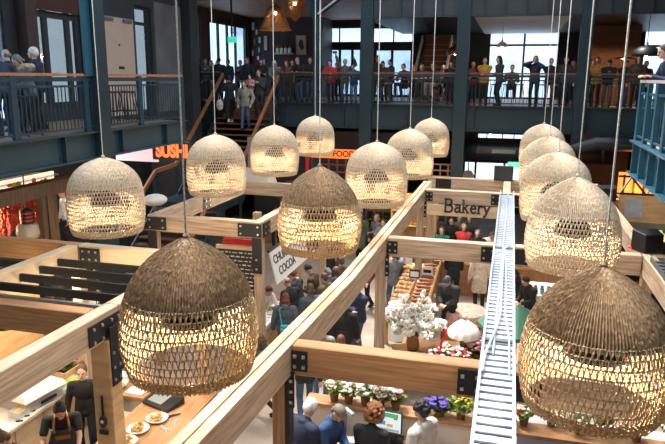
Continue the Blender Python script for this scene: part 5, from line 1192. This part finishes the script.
# orange lit bread shelves at the back
sv = T('bread_shelves', 'warm lit bread shelves behind the bakery posts', 'shelves', (onY(420, 220, 21.2).x, 21.2, 0))
for z in (.6, 1.1, 1.6, 2.1): MB().box(-.9, .5, -.25, .25, z - .03, z).build('shelf', wood_pale, sv)
MB().box(-.95, .55, .25, .3, 0, 2.6).build('back_panel', wood_warm, sv); MB().box(-.95, -.9, -.25, .25, 0, 2.6).box(.5, .55, -.25, .25, 0, 2.6).build('side_panel', wood_warm, sv)
lamp('shelf_light', 'POINT', (-.2, -.5, 2.5), 25, (1, .55, .2), .1, parent=sv)
for z in (1.1, 1.6, 2.1):
    for i in range(6): thing_mesh('loaf', loaf_me, 'round loaf on the warm lit back shelves', 'bread', (sv.location.x - .75 + .22 * i, 21.1, z), R.uniform(0, 3), 'loaves on the back shelves')
# bakery sign: hand cut letters on a plywood board
sg = T('bakery_sign', 'plywood board with black Bakery lettering hanging under the beam', 'sign', (onY(467, 209, 17.05).x, 17.05, onY(467, 209, 17.05).z))
MB().box(-1.05, .83, -.02, .02, -.22, 3.13 - onY(467, 209, 17.05).z).build('board', wood_pale, sg, bevel=.01)
LT = {'B': ([[(0, 0), (0, 1)], [(0, 1), (.3, 1), (.44, .92), (.46, .76), (.40, .60), (.28, .54), (0, .54)], [(.28, .54), (.46, .48), (.54, .30), (.50, .12), (.34, 0), (0, 0)], [(-.09, 0), (.1, 0)], [(-.09, 1), (.1, 1)]], .72),
 'a': ([[(.06, .5), (.16, .6), (.30, .6), (.38, .5), (.38, .08), (.46, 0)], [(.38, .34), (.18, .36), (.04, .26), (.04, .1), (.14, 0), (.28, .04), (.38, .16)]], .60),
 'k': ([[(.05, 0), (.05, 1)], [(.05, .28), (.36, .6)], [(.17, .38), (.40, 0)], [(-.05, 0), (.15, 0)], [(-.05, 1), (.05, 1)], [(.27, .6), (.47, .6)], [(.3, 0), (.5, 0)]], .58),
 'e': ([[(.05, .32), (.40, .36), (.38, .5), (.26, .61), (.12, .56), (.04, .38), (.06, .16), (.18, .01), (.32, .02), (.42, .12)]], .55),
 'r': ([[(.08, 0), (.08, .6)], [(.08, .4), (.20, .56), (.34, .6), (.36, .48)], [(-.04, 0), (.2, 0)], [(-.04, .6), (.08, .6)]], .46),
 'y': ([[(.03, .6), (.22, .05)], [(.44, .6), (.22, .05), (.12, -.22), (.0, -.26)], [(-.07, .6), (.14, .6)], [(.34, .6), (.54, .6)]], .5)}
x = -.56; s_ = .34; b = MB(); bb = []
for ch in 'Bakery':
    st_, adv = LT[ch]; b = MB()
    for k_, ln2 in enumerate(st_):
        pts = [V3((x + q[0] * s_, -.03, q[1] * s_ - .10)) for q in ln2]
        for p0, p1 in zip(pts, pts[1:]):
            d_ = (p1 - p0).normalized() * .012; thick = .05 if len(ln2) > 2 or abs(p1.z - p0.z) > abs(p1.x - p0.x) else .026; b.bar(p0 - d_, p1 + d_, .02, thick, (0, 0, 1) if abs(d_.x) > abs(d_.z) else (1, 0, 0))
    b.build('letter', ink, sg); x += adv * s_

# ------------------------------------------------------------------ flowers
blos = [mat('blossom_white', (.90, .87, .82), .7, var=.1, scale=20), mat('blossom_pink', (.70, .32, .36), .7, var=.25, scale=20), mat('blossom_red', (.50, .03, .03), .7, var=.25, scale=20), mat('blossom_purple', (.13, .07, .42), .7, var=.3, scale=20), mat('blossom_yellow', (.62, .50, .05), .7, var=.3, scale=20), mat('blossom_cream', (.72, .62, .45), .7, var=.15, scale=20)]
def blossoms(cx, cy, z0, rx, ry, h, n, r_, seed):
    R = random.Random(seed); b = MB()
    for _ in range(n):
        a = R.uniform(0, 2 * PI); q = math.sqrt(R.random()); c = V3((cx + rx * q * math.cos(a), cy + ry * q * math.sin(a), z0 + h * R.random() * (1 - .3 * q)))
        for k in range(5): t = 2 * PI * k / 5 + a; b.ball(c + V3((r_ * .7 * math.cos(t), r_ * .7 * math.sin(t), 0)), (r_ * .62, r_ * .62, r_ * .45), 6, 4)
        b.ball(c + V3((0, 0, r_ * .2)), r_ * .45, 6, 4)
    return b
def bunch(name, label, loc, bl, rx, h, n, r_, seed, pot=True, pm=None, ph_=.16, group=None, lm=None, ry=None, cat='flowers'):
    p = T(name, label, cat, loc, 0, group); ry = ry or rx
    if pot: MB().lathe([(.055, 0), (.06, .01), (.085, ph_), (.075, ph_), (.05, .03)], 14).build('pot', pm or mat('kraft_pot', (.24, .12, .06), .8), p)
    z = ph_ if pot else 0
    leaves(0, 0, z - .02, rx * .9, ry * .9, h * .7, max(30, n * 2), .12, seed + 1).build('foliage', lm or leaf1, p)
    for m in bl: blossoms(0, 0, z + h * .25, rx, ry, h * .75, max(4, n // len(bl)), r_, seed + 7 + bl.index(m)).build('blossom', blos[m], p)
    return p
# ledge behind the desk with potted flowers
led = T('flower_ledge', 'timber topped ledge with pale panels behind the flower desk', 'ledge', (-1.2, 10, 0)); MB().box(-2.95, .1, 9.18, 9.5, 1.2, 1.25).build('top', wood_counter, led, org=led.location); MB().box(-2.9, .05, 9.2, 9.48, 0, 1.2).build('panel', mat('pale_panel', (.52, .47, .42), .6), led, org=led.location)
for i, (u, bl) in enumerate([(330, [5, 0]), (346, [0, 5]), (364, [0]), (380, [5, 0]), (396, [5, 1, 0])]):
    c = onZ(u, 408, 1.25); bunch('potted_flower', ['potted cream flowers leftmost on the ledge behind the low beam', 'potted white and cream flowers left of the desk lamp', 'potted white lilies second right of the desk lamp', 'potted cream flowers left of the desk screen', 'potted flowers with pink and red touches just behind the desk screen'][i], (c.x, 9.34, 1.25), bl, .14, .26, 26, .042, 20 + i, group='pots on the flower ledge', lm=leaf2)
c = onZ(441, 410, 1.25); bunch('potted_flower', 'box of purple flowers on the ledge right of the hoodie', (c.x, 9.34, 1.25), [3], .24, .16, 60, .03, 40, pm=None, ph_=.12, ry=.14)
c = onZ(462, 410, 1.25); bunch('potted_flower', 'tall yellow flowering pot on the ledge beside the cable ladder', (c.x, 9.34, 1.25), [4], .17, .32, 60, .018, 41, lm=leaf2)
dk = T('desk', 'timber desk with lower left clutter in front of the flower ledge', 'desk', (-1.9, 9.1, 0)); MB().box(-2.9, .05, 8.68, 9.15, .76, .80).build('tabletop', wood_counter, dk, org=dk.location); MB().box(-2.9, -2.85, 8.7, 9.1, 0, .76).box(0, .05, 8.7, 9.1, 0, .76).build('side_panel', wood_counter, dk, org=dk.location)
def onT(u, v, z=.80): c = onZ(u, v, z); return c
c = onT(391, 432); tag(MB().box(-.26, .26, -.1, .12, 0, .14).build('till_box', black), 'black till box under the lit screen', 'till').location = (c.x, 9.0, .80)
c = (c.x, 9.0, .94)
mo = T('monitor', 'lit till screen with coloured tiles on the desk', 'monitor', c, math.radians(-6)); MB().box(-.24, .24, -.02, .03, .10, .46).build('bezel', black, mo, bevel=.008); MB().box(-.03, .03, 0, .04, .02, .2).build('neck', black, mo); MB().box(-.13, .13, -.08, .1, 0, .02).build('base', black, mo)
scr = mat('screen_white', (.62, .76, .82), .4, emit=.55); b = MB(); b.box(-.225, .225, -.024, -.02, .12, .445)
sc0 = b.build('screen', scr, mo)
for nm, cc, q in (('green_tile', (.08, .45, .16), (-.04, .18, .36, .43)), ('red_tile', (.6, .08, .05), (.11, .17, .335, .36)), ('blue_tile', (.1, .25, .6), (-.2, -.02, .22, .29)), ('orange_tile', (.7, .35, .08), (.0, .1, .2, .25)), ('grey_tile', (.35, .4, .45), (-.2, .2, .13, .17))):
    MB().box(q[0], q[1], -.027, -.024, q[2], q[3]).build(nm, mat(nm, cc, .4, emit=.4), sc0)
lt = T('laptop', 'open black laptop in front of the till screen', 'laptop', (c[0] + .06, 8.74, .80), math.radians(-6)); MB().box(-.2, .2, -.13, .13, 0, .025).build('base', black, lt, bevel=.005); b = MB()
for i in range(5):
    for j in range(11): b.box(-.18 + .033 * j, -.155 + .033 * j, -.08 + .036 * i, -.055 + .036 * i, .025, .03)
b.build('keys', galv_dk, lt)
c = onT(350, 430); dl = T('desk_lamp', 'slim black desk lamp with silver head on the flower desk', 'lamp', (c.x, 9.0, .80)); MB().lathe([(.07, 0), (.07, .015), (.01, .02)], 14).build('base', black, dl); MB().tube([(0, 0, .01), (0, 0, .52)], .008, 6).build('pole', black, dl); MB().bar((-.02, .02, .52), (.12, -.06, .47), .06, .05).build('lamp_head', galv, dl)
for i, (u, v, w_, d_, h_, m, nm, lab) in enumerate([(340, 432, .22, .16, .10, black, 'camera_bag', 'black camera bag on the left end of the desk'), (355, 437, .28, .2, .02, white, 'paper_stack', 'white papers left of the curly haired woman'), (452, 432, .36, .24, .03, white, 'paper_stack', 'white papers at the right end of the desk'), (443, 428, .12, .1, .07, galv_dk, 'stapler', 'small grey stapler beside the right papers'), (410, 430, .1, .1, .12, mat('cup_brown', (.2, .1, .06), .5), 'cup', 'brown cup right of the till screen')]):
    c = onT(u, v); q = MB().cbox((0, 0, h_ / 2), (w_, d_, h_)); o = q.build(nm, m, bevel=.01); o.location = (c.x, min(9.0, max(8.75, c.y)), .80); o.rotation_euler.z = .2 * i; tag(o, lab, nm.replace('_', ' '))
hc_ = T('camera', 'black camera held by the person in the flat cap', 'camera', p2_.location + V3((.30, -.1, 1.0))); MB().box(-.08, .08, -.04, .04, 0, .1).build('body', black, hc_, bevel=.01); MB().tube([(0, -.04, .05), (0, -.11, .05)], .04, 14).build('lens', black, hc_)
# flower table behind the low beam
ft = T('flower_table', 'low timber table crowded with flowers behind the low beam', 'table', (-1.0, 12.9, 0)); MB().box(-2.0, -.25, 12.2, 13.7, .66, .70).build('tabletop', wood_counter, ft, org=ft.location)
for x in (-1.95, -.3):
    for y in (12.25, 13.65): MB().box(x - .04, x + .04, y - .04, y + .04, 0, .66).build('leg', wood_counter, ft, org=ft.location)
c = onY(413, 330, 13.0)
wf = T('flower_arrangement', 'large spray of white blossom branches on the flower table', 'flowers', (c.x, 13.0, .70)); MB().lathe([(.12, 0), (.15, .1), (.12, .3), (.14, .34), (.1, .34)], 16).build('vase', wood_counter, wf, smooth=True)
b = MB(); R = random.Random(31); tips = []
for i in range(46):
    a = R.uniform(0, 2 * PI); t = R.uniform(.2, 1); e = V3((.75 * t * math.cos(a), .5 * t * math.sin(a), .45 + R.uniform(.1, .75) * (1.25 - t * .6))); b.tube([(0, 0, .3), e * .55 + V3((0, 0, .12)), e], .007, 4); tips += [e, e * .8 + V3((0, 0, .06)), e * .62 + V3((R.uniform(-.08, .08), 0, .1))]
b.build('stems', mat('stem_brown', (.12, .07, .04), .8), wf)
b = MB()
for e in tips:
    for k in range(3):
        c = e + V3((R.uniform(-.06, .06), R.uniform(-.06, .06), R.uniform(-.05, .05))); r_ = R.uniform(.045, .07)
        for q in range(4): b.ball(c + V3((R.uniform(-.7, .7), R.uniform(-.7, .7), R.uniform(-.5, .5))) * r_, r_ * .6, 6, 4)
b.build('blossom', blos[0], wf); leaves(0, 0, .35, .6, .4, .6, 60, .09, 33).build('foliage', leaf2, wf)
for i, (u, v, bl, rx, h_, n, lab) in enumerate([(449, 352, [0, 5], .22, .3, 26, 'white and cream bunch on the flower table by the red ribbon'), (471, 346, [1, 0], .22, .34, 30, 'pink and white bunch below the white lampshade'), (484, 350, [1], .2, .36, 30, 'deep pink bunch beside the cable ladder'), (482, 332, [1, 2], .22, .36, 30, 'pink and red bunch behind the white lampshade'), (436, 358, [0, 2], .18, .22, 20, 'low white and red bunch at the front of the flower table'), (460, 356, [2, 1, 0], .2, .26, 26, 'mixed red bunch at the front of the flower table'), (474, 324, [1, 0], .2, .3, 24, 'pale pink bunch farthest back on the flower table')]):
    c = onZ(u, v, .95); bunch('flower_bunch', lab, (max(-1.9, min(-.35, c.x)), max(12.3, min(13.6, c.y)), .70), bl, rx, h_, n, .036, 50 + i, group='bunches on the flower table')
c = onY(444, 342, 12.7); rbn = T('ribbon', 'bright red ribbon hanging in front of the white blossom', 'ribbon', (c.x, 12.4, .70)); b = MB(); pts = [V3((.04 * math.sin(i * 1.1), .0, .78 - .085 * i)) for i in range(10)]
for p0, p1 in zip(pts, pts[1:]): b.bar(p0, p1, .06, .012, (0, 1, 0))
b.build('ribbon', mat('red_satin', (.70, .03, .02), .35), rbn)
c = onY(464, 328, 12.9); lsd = T('table_lamp', 'white scalloped fabric lampshade on a thin stand among the flowers', 'lamp', (c.x, 12.9, .70)); zc = c.z - .70
b = MB(); n = 48; prof = [(.05, .2), (.08, .17), (.16, .11), (.26, .03), (.325, -.06), (.34, -.14)]
vs = []
for k, (r_, z) in enumerate(prof):
    for j in range(n): a = 2 * PI * j / n; f_ = 1 + .035 * math.cos(a * 12); vs.append((r_ * f_ * math.cos(a), r_ * f_ * math.sin(a), zc + z - (.03 * abs(math.sin(a * 6)) if k == 5 else 0)))
b.add(vs, [(i * n + j, i * n + (j + 1) % n, (i + 1) * n + (j + 1) % n, (i + 1) * n + j) for i in range(5) for j in range(n)]); b.build('lamp_shade', mat('white_fabric', (.80, .76, .70), .8), lsd, smooth=True); MB().tube([(0, 0, .02), (0, 0, zc + .24)], .014, 8).build('pole', wood_counter, lsd); MB().lathe([(.12, 0), (.12, .02), (.02, .04)], 16).build('base', wood_counter, lsd); MB().ball((0, 0, zc + .25), .05).build('finial', MATS['white_fabric'], lsd)
c = onZ(466, 308, .74); rtb = T('round_table', 'round table under a pale flower patterned cloth behind the lampshade', 'table', (c.x, c.y - .1, 0)); patt = mat('floral_cloth', (.60, .47, .36), .8, scale=18, var=.1, col2=(.55, .18, .14), detail=1)
MB().lathe([(.60, .02), (.57, .4), (.55, .70), (.52, .735), (.02, .74)], 32).build('tablecloth', patt, rtb, smooth=True); MB().lathe([(.3, 0), (.3, .03), (.05, .05), (.05, .7)], 14).build('pedestal', wood_counter, rtb)
c = onY(388, 335, 11.0)
bxp = T('plant_box', 'tall timber box with dark evergreen behind the low beam', 'planter', (c.x, 11.9, 0)); MB().box(-.16, .22, -.2, .2, 0, .72).build('box', wood_counter, bxp); leaves(-.12, -.12, .62, .22, .2, .55, 260, .13, 71).build('evergreen', leaf1, bxp); MB().bar((.16, .0, .6), (.06, .05, 1.25), .3, .03, (0, 1, 0)).build('lid', wood_warm, bxp)
c = onZ(395, 352, .7); mug = T('jug', 'small pale blue jug on the edge of the flower table', 'jug', (max(-1.9, c.x), 12.35, .70)); MB().lathe([(.05, 0), (.07, .04), (.06, .12), (.065, .14), (.05, .14), (.04, .03)], 14).build('body', mat('pale_blue_glaze', (.35, .45, .52), .3), mug, smooth=True); MB().tube([(.06, 0, .11), (.11, 0, .09), (.1, 0, .05), (.06, 0, .03)], .009, 6).build('handle', MATS['pale_blue_glaze'], mug)
# green parasol, bucket, right planter wall
c = onZ(505, 300, 1.75); gpz = T('parasol', 'small green parasol under the cable ladder', 'parasol', (.42, 13.6, 0)); n = 8; b = MB(); vs = [(0, 0, 1.72)] + [(.85 * math.cos(2 * PI * i / n), .85 * math.sin(2 * PI * i / n), 1.28) for i in range(n)] + [(.85 * math.cos(2 * PI * i / n), .85 * math.sin(2 * PI * i / n), 1.20) for i in range(n)]
b.add(vs, [(0, 1 + i, 1 + (i + 1) % n) for i in range(n)] + [(1 + i, 1 + n + i, 1 + n + (i + 1) % n, 1 + (i + 1) % n) for i in range(n)]); b.build('canopy', mat('green_canvas', (.05, .17, .11), .7), gpz); MB().tube([(0, 0, .05), (0, 0, 1.76)], .02, 8).build('pole', wood_pale, gpz); MB().lathe([(.22, 0), (.22, .05), (.03, .07)], 16).build('base', galv_dk, gpz)
yb = T('bucket', 'yellow bucket with flowers right of the cable ladder', 'bucket', (.62, 11.9, .5)); MB().lathe([(.11, 0), (.15, .28), (.14, .28), (.1, .02)], 18).build('bucket', mat('yellow_enamel', (.65, .38, .03), .4), yb); leaves(0, 0, .26, .16, .16, .2, 60, .12, 81).build('foliage', leaf2, yb)
bst = T('crate_stack', 'timber crate below the yellow bucket', 'crate', (.62, 11.9, 0)); MB().box(-.35, .5, -.25, .25, 0, .5).build('crate', wood_counter, bst)
pw = T('planter_wall', 'white low wall with dark timber shelf at the lower right', 'wall unit', (2.6, 10.1, 0)); MB().box(.18, 5.0, 9.8, 10.5, 0, .86).build('wall', mat('violet_white', (.66, .62, .66), .6), pw, org=pw.location); MB().box(.15, 5.0, 9.72, 10.12, .86, .92).build('shelf', wood_counter, pw, org=pw.location)
for i, (x, y, bl) in enumerate([(.3, 9.95, [2]), (.52, 10.0, [0, 5]), (.95, 10.1, [5]), (1.35, 10.0, [0]), (1.75, 10.15, [4]), (2.2, 10.0, [1]), (2.7, 10.1, [5, 0])]):
    bunch('potted_flower', ['pot of bright red flowers on the right planter shelf beside the cable ladder', 'low pot of pale flowers second on the right planter shelf', 'pot of cream flowers behind the lower right lampshade', 'pot of white flowers behind the lower right lampshade', 'pot of yellow flowers behind the lower right lampshade', 'pot of pink flowers behind the lower right lampshade', 'pot of pale flowers last on the right planter shelf'][i], (x, y, .92), bl, .15, .24, 18, .032, 90 + i, group='pots on the right planter shelf', lm=leaf2)
gcr = T('plastic_crate', 'bright green plastic crate in the lower right below the lampshade', 'crate', (1.05, 9.0, 0)); grn = mat('green_plastic', (.01, .22, .08), .4)
b = MB(); b.box(-.3, .3, -.2, -.18, .55, .86); b.box(-.3, .3, .18, .2, .55, .86); b.box(-.3, -.28, -.18, .18, .55, .86); b.box(.28, .3, -.18, .18, .55, .86); b.box(-.28, .28, -.18, .18, .55, .58); b.box(-.32, .32, -.22, -.2, .82, .86); b.box(-.32, .32, .2, .22, .82, .86); b.build('body', grn, gcr); MB().box(-.12, .12, -.225, -.22, .72, .79).build('handle', black, gcr)
tag(MB().box(.4, 1.6, 8.6, 9.4, 0, .55).build('storage_chest', mat('blue_chest', (.05, .09, .28), .5)), 'blue storage chest below the green plastic crate', 'chest')
# ------------------------------------------------------------------ right side of the cable ladder
rtab = T('display_table', 'white clothed table of small goods right of the cable ladder', 'table', (.9, 17.0, 0)); MB().box(.5, 2.1, 16.7, 17.9, .9, .95).build('tabletop', white, rtab, org=rtab.location); MB().box(.55, 2.05, 16.75, 17.85, 0, .9).build('cloth', cream, rtab, org=rtab.location)
gcol = [(.1, .3, .15), (.5, .08, .06), (.3, .32, .35), (.15, .35, .4), (.6, .5, .3), (.2, .2, .22)]
for i in range(10):
    p = T('jar', 'small coloured jar on the white clothed table right of the cable ladder', 'jar', (.6 + .16 * (i % 5), 16.85 + .22 * (i // 5), .95), 0, 'jars on the white table'); MB().lathe([(.05, 0), (.055, .01), (.055, .11), (.04, .13)], 12).build('body', mat('jar_%d' % (i % 6), gcol[i % 6], .4), p); MB().lathe([(.045, .13), (.045, .16)], 12).build('lid', galv_dk, p)
rst = T('market_stall', 'dark shelved stall with small goods under the right plywood fascia', 'stall', (4.6, 17.8, 0)); MB().box(2.8, 6.4, 18.6, 18.7, 0, 3.1).build('back_panel', charc, rst, org=rst.location)
for z in (1.0, 1.7, 2.4): MB().box(2.8, 6.4, 17.7, 18.6, z - .04, z).build('shelf', wood_warm, rst, org=rst.location)
for i in range(22):
    thing_mesh('goods_pot', None or MATS_POT[i % 3] if False else MB().lathe([(.06, 0), (.08, .05), (.075, .16), (.05, .2), (.05, .22)], 12).mesh('goods_pot', mat('jar_%d' % (i % 6), gcol[i % 6], .4), True), 'small pot on the dark shelves at the right', 'pot', (3.0 + .15 * i, 17.85, 1.7 if i % 2 else 2.4), 0, 'pots on the dark right shelves')
pfs = T('plywood_fascia', 'plywood fascia board with a silver patch at right below the gallery', 'fascia', (4.3, 17.0, 3.3)); MB().box(-1.6, 2.2, -.04, 0, -.32, .34).build('board', wood_warm, pfs); MB().box(-1.45, -1.05, -.05, -.04, -.2, .25).build('silver_patch', galv, pfs)
b = MB()
for a in ((-1.6, 2.2),):
    for i in range(7): b.bar((-1.6 + .6 * i, 0, .36), (-1.3 + .6 * i, .35, .75), .04, .04); b.bar((-1.3 + .6 * i, .35, .75), (-1.0 + .6 * i, 0, .36), .04, .04)
b.bar((-1.6, .35, .75), (2.4, .35, .75), .05, .05); b.bar((-1.6, 0, .37), (2.4, 0, .37), .05, .05); b.build('truss', black, pfs)
def box_speaker(loc, rz, s, label, led_=False):
    p = T('loudspeaker', label, 'speaker', loc, rz); b = MB(); b.hexa([(-.5 * s, -.36 * s, 0), (.5 * s, -.36 * s, 0), (.36 * s, .36 * s, 0), (-.36 * s, .36 * s, 0), (-.5 * s, -.36 * s, .8 * s), (.5 * s, -.36 * s, .8 * s), (.36 * s, .36 * s, .72 * s), (-.36 * s, .36 * s, .72 * s)]); b.build('cabinet', black, p, bevel=.03 * s); MB().box(-.44 * s, .44 * s, -.375 * s, -.36 * s, .06 * s, .74 * s).build('grille', charc, p)
    if led_: MB().ball((.52 * s, -.36 * s, .06 * s), .03).build('indicator', mat('red_led', (1, .02, .02), .4, emit=3), p)
    return p
c = onZ(648, 254, 3.62); box_speaker((2.44, 11.9, 3.5), math.radians(200), .46, 'black wedge loudspeaker with red light on the right timber beam', True)
box_speaker((2.42, 16.9, 3.5), math.radians(190), .45, 'small black loudspeaker on the far part of the right beam')
box_speaker((-.1, 19.5, 3.5), 0, .55, 'black loudspeaker on the back beam above the end of the cable ladder')
# ------------------------------------------------------------------ things below the galleries
lst = T('market_stall', 'dark brown stall hung with red goods under the left gallery', 'stall', (-9.8, 11, 0))
MB().box(-11.9, -11.8, 7, 12.6, 0, 4.4).build('back_panel', wood_dark, lst, org=lst.location)
for y, zt_ in ((onX(43, 215, -8.65).y, onX(0, 206, -8.7).z - .002), (onX(54, 215, -8.65).y, onX(0, 206, -8.7).z - .002)): MB().box(-8.72, -8.6, y - .06, y + .06, 0, zt_).build('post', wood_dark, lst, org=lst.location)
MB().box(-8.8, -8.55, 7.2, 12.2, onX(0, 206, -8.7).z, onX(0, 191, -8.7).z).build('beam', wood_dark, lst, org=lst.location); MB().box(-11.7, -9.0, 7.4, 12.6, .9, .96).build('shelf', wood_dark, lst, org=lst.location)
redg = mat('dried_red', (.42, .045, .02), .55, var=.4, scale=12); R = random.Random(17)
for i in range(34):
    x = -9.9 + R.uniform(-.25, .25); q_ = onX(-4 + 1.25 * i, 197, x); y = q_.y; z = q_.z
    p = MB(); L = R.uniform(.5, 1.0)
    for k in range(int(L / .06)): p.ball((R.uniform(-.02, .02), R.uniform(-.02, .02), -.06 * k), (R.uniform(.028, .045),) * 2 + (.05,), 6, 4)
    p.tube([(0, 0, 0), (0, 0, .35)], .006, 4)
    o = p.build('chilli_string', redg); o.location = (x, y, z); tag(o, 'hanging string of dried red chillies under the left gallery', 'chillies', 'strings of red chillies')
tag(MB().box(-10.2, -9.6, onX(-4, 197, -9.9).y - .3, onX(40, 197, -9.9).y + .3, onX(15, 197, -9.9).z + .33, onX(15, 197, -9.9).z + .37).build('hanging_rail', galv_dk), 'steel rail carrying the red chilli strings', 'rail')
lamp('stall_light', 'POINT', (-10.4, 13.0, 3.4), 110, (1, .7, .45), .12)  # bare warm light added in the stall, no lamp fitting there
lamp('stall_light', 'POINT', (-10.0, 10.2, 3.5), 55, (1, .62, .36), .12)  # second added light in the stall, also without a fitting
c = onX(28, 228, -8.9)
blp = T('striped_lamp', 'cream hanging lamp with black and red striped neck under the left gallery', 'pendant lamp', (c.x, c.y, c.z)); MB().lathe([(.20, -.18), (.22, -.1), (.2, .06), (.13, .1)], 20).build('lamp_shade', mat('cream_shade', (.36, .30, .22), .6), blp, smooth=True); b = MB(); b.lathe([(.13, .1), (.13, .36), (.03, .40)], 18); b.m = 1
for z in (.15, .22, .29): b.lathe([(.132, z), (.132, z + .03)], 18, caps=False)
b.build('striped_neck', [black, mc('leather', 'red', .5)], blp); MB().tube([(0, 0, .4), (0, 0, 4.7 - c.z)], .012, 6).build('cord', black, blp)
c0 = onX(18, 186, -9.6); lb = T('light_box', 'warm backlit picture panel of food high under the left gallery', 'light panel', c0)
MB().box(-.05, 0, -1.7, 1.1, -.22, .16).build('panel', mat('warm_lightbox', (.95, .80, .60), .5, emit=.8), lb)
R = random.Random(2)
for i in range(22):
    y = -1.5 + .115 * i; MB().ball((.012, y, R.uniform(-.1, .05)), (.012, R.uniform(.04, .1), R.uniform(.03, .07)), 8, 6).build('food_picture', mat('picture_%d' % (i % 3), [(.5, .3, .03), (.16, .22, .04), (.5, .1, .03)][i % 3], .5, emit=.25), lb)
# trellis stalls at the back
def trellis(u0, u1, v0, v1, Y, label, m=None, plants=True):
    a = onY(u0, v1, Y); c = onY(u1, v0, Y); p = T('trellis', label, 'trellis', ((a.x + c.x) / 2, Y, 0)); w_ = (c.x - a.x) / 2; b = MB(); z0, z1 = max(0, a.z), c.z
    n = max(3, round(2 * w_ / .3))
    for i in range(n + 1): x = -w_ + 2 * w_ * i / n; b.box(x - .025, x + .025, -.03, .03, 0, z1)
    k = max(3, round((z1 - z0) / .3))
    for i in range(k + 1): z = z0 + (z1 - z0) * i / k; b.box(-w_, w_, -.025, .025, z - .025, z + .025)
    b.build('lattice', m or mat('red_brown_timber', (.17, .055, .03), .6), p)
    if plants: leaves(0, .12, z0, w_, .08, z1 - z0, 260, .2, int(u0)).build('climber', leaf1, p)
    return p
trellis(366, 400, 203, 228, 22.6, 'red brown trellis with green plants behind the long beam'); trellis(312, 346, 158, 178, 22.9, 'red brown grid shelf below the orange food sign', plants=False); trellis(432, 456, 165, 182, 23.6, 'dark timber grid left of the lower column', wood_counter, False)
pst = T('poster', 'pale street poster panel at the back left of the trellis', 'poster', onY(357, 214, 22.8)); MB().box(-.22, .22, -.02, .02, -1.2, .5).build('panel', mat('pale_poster', (.5, .46, .44), .6), pst)
cir = T('round_sign', 'white round sign in the window below the far gallery', 'sign', onY(468, 176, 27)); MB().tube([(0, -.03, 0), (0, .03, 0)], .24, 24).build('disc', mat('white_sign', (.75, .75, .75), .5), cir); MB().box(-.02, .02, 0, .03, .2, 1.2).build('hanger', black, cir)
# market counters and back stalls below the far gallery
bkst = T('market_stall', 'dark sushi stall front with counter below the far gallery at left', 'stall', (-7.0, 24, 0)); MB().box(-9.8, -3.6, 24, 24.2, 0, 4.4).build('back_panel', charc, bkst, org=bkst.location); MB().box(-9.5, -3.8, 23.2, 23.7, 0, 1.05).build('counter', wood_counter, bkst, org=bkst.location)
b = MB()
for i in range(12): b.box(-8.9 + .45 * i, -8.6 + .45 * i, 23.96, 24.0, 1.7 + .15 * (i % 3), 2.3 + .12 * (i % 2))
b.build('menu_panels', mat('menu_red', (.26, .06, .04), .6, var=.5, scale=2), bkst, org=bkst.location)
hd = T('extractor_hood', 'pale grey extractor hood behind the third left lampshade', 'extractor hood', onY(259, 180, 18.0)); MB().hexa([(-.5, -.4, -.3), (.5, -.4, -.3), (.5, .4, -.3), (-.5, .4, -.3), (-.3, -.3, .4), (.3, -.3, .4), (.3, .3, .4), (-.3, .3, .4)]).build('hood', mat('hood_grey', (.4, .4, .38), .4), hd); MB().box(-.25, .25, -.25, .25, .4, 1.3).build('flue', galv_dk, hd)
rsc = T('roof_canopy', 'pale grey canvas mound left of the sushi frame below the stairs', 'canopy', onY(155, 200, 13.2)); MB().ball((0, 0, 0), (.28, .3, .14), 18, 10).build('cover', mat('pale_canvas', (.52, .50, .47), .8), rsc, smooth=True); b = MB()
for x in (0, ): b.box(x - .03, x + .03, -.03, .03, -rsc.location.z, 0)
b.build('leg', galv_dk, rsc)
# warm stall lamps hanging in the kitchens and stalls
def stall_lamp(x, y, z, e, label, top, col=(1, .78, .52)):
    p = T('stall_lamp', label, 'lamp', (x, y, z)); MB().lathe([(.14, 0), (.13, .06), (.07, .14), (.03, .18)], 16).build('lamp_shade', black, p, smooth=True); MB().ball((0, 0, .02), .04).build('bulb', bulb_m, p); MB().tube([(0, 0, .17), (0, 0, top - z)], .008, 5).build('cord', black, p); lamp('stall_light', 'POINT', (0, 0, -.1), e, col, .12, parent=p)
stall_lamp(-7.0, 7.4, 2.75, 90, 'black hanging lamp over the kitchen counter', 3.24)
stall_lamp(-5.6, 8.6, 2.75, 60, 'black hanging lamp over the serving counter', 3.24)
stall_lamp(-7.6, 9.2, 2.75, 60, 'black hanging lamp at the back of the kitchen', 3.24)
stall_lamp(-1.2, 19.5, 3.0, 90, 'black hanging lamp over the bakery counter', 3.14)
stall_lamp(-6.0, 16.9, 3.0, 60, 'black hanging lamp over the stall between the sushi frame posts', 3.14)
stall_lamp(4.3, 17.2, 2.9, 50, 'black hanging lamp in the right shelved stall', 3.14)
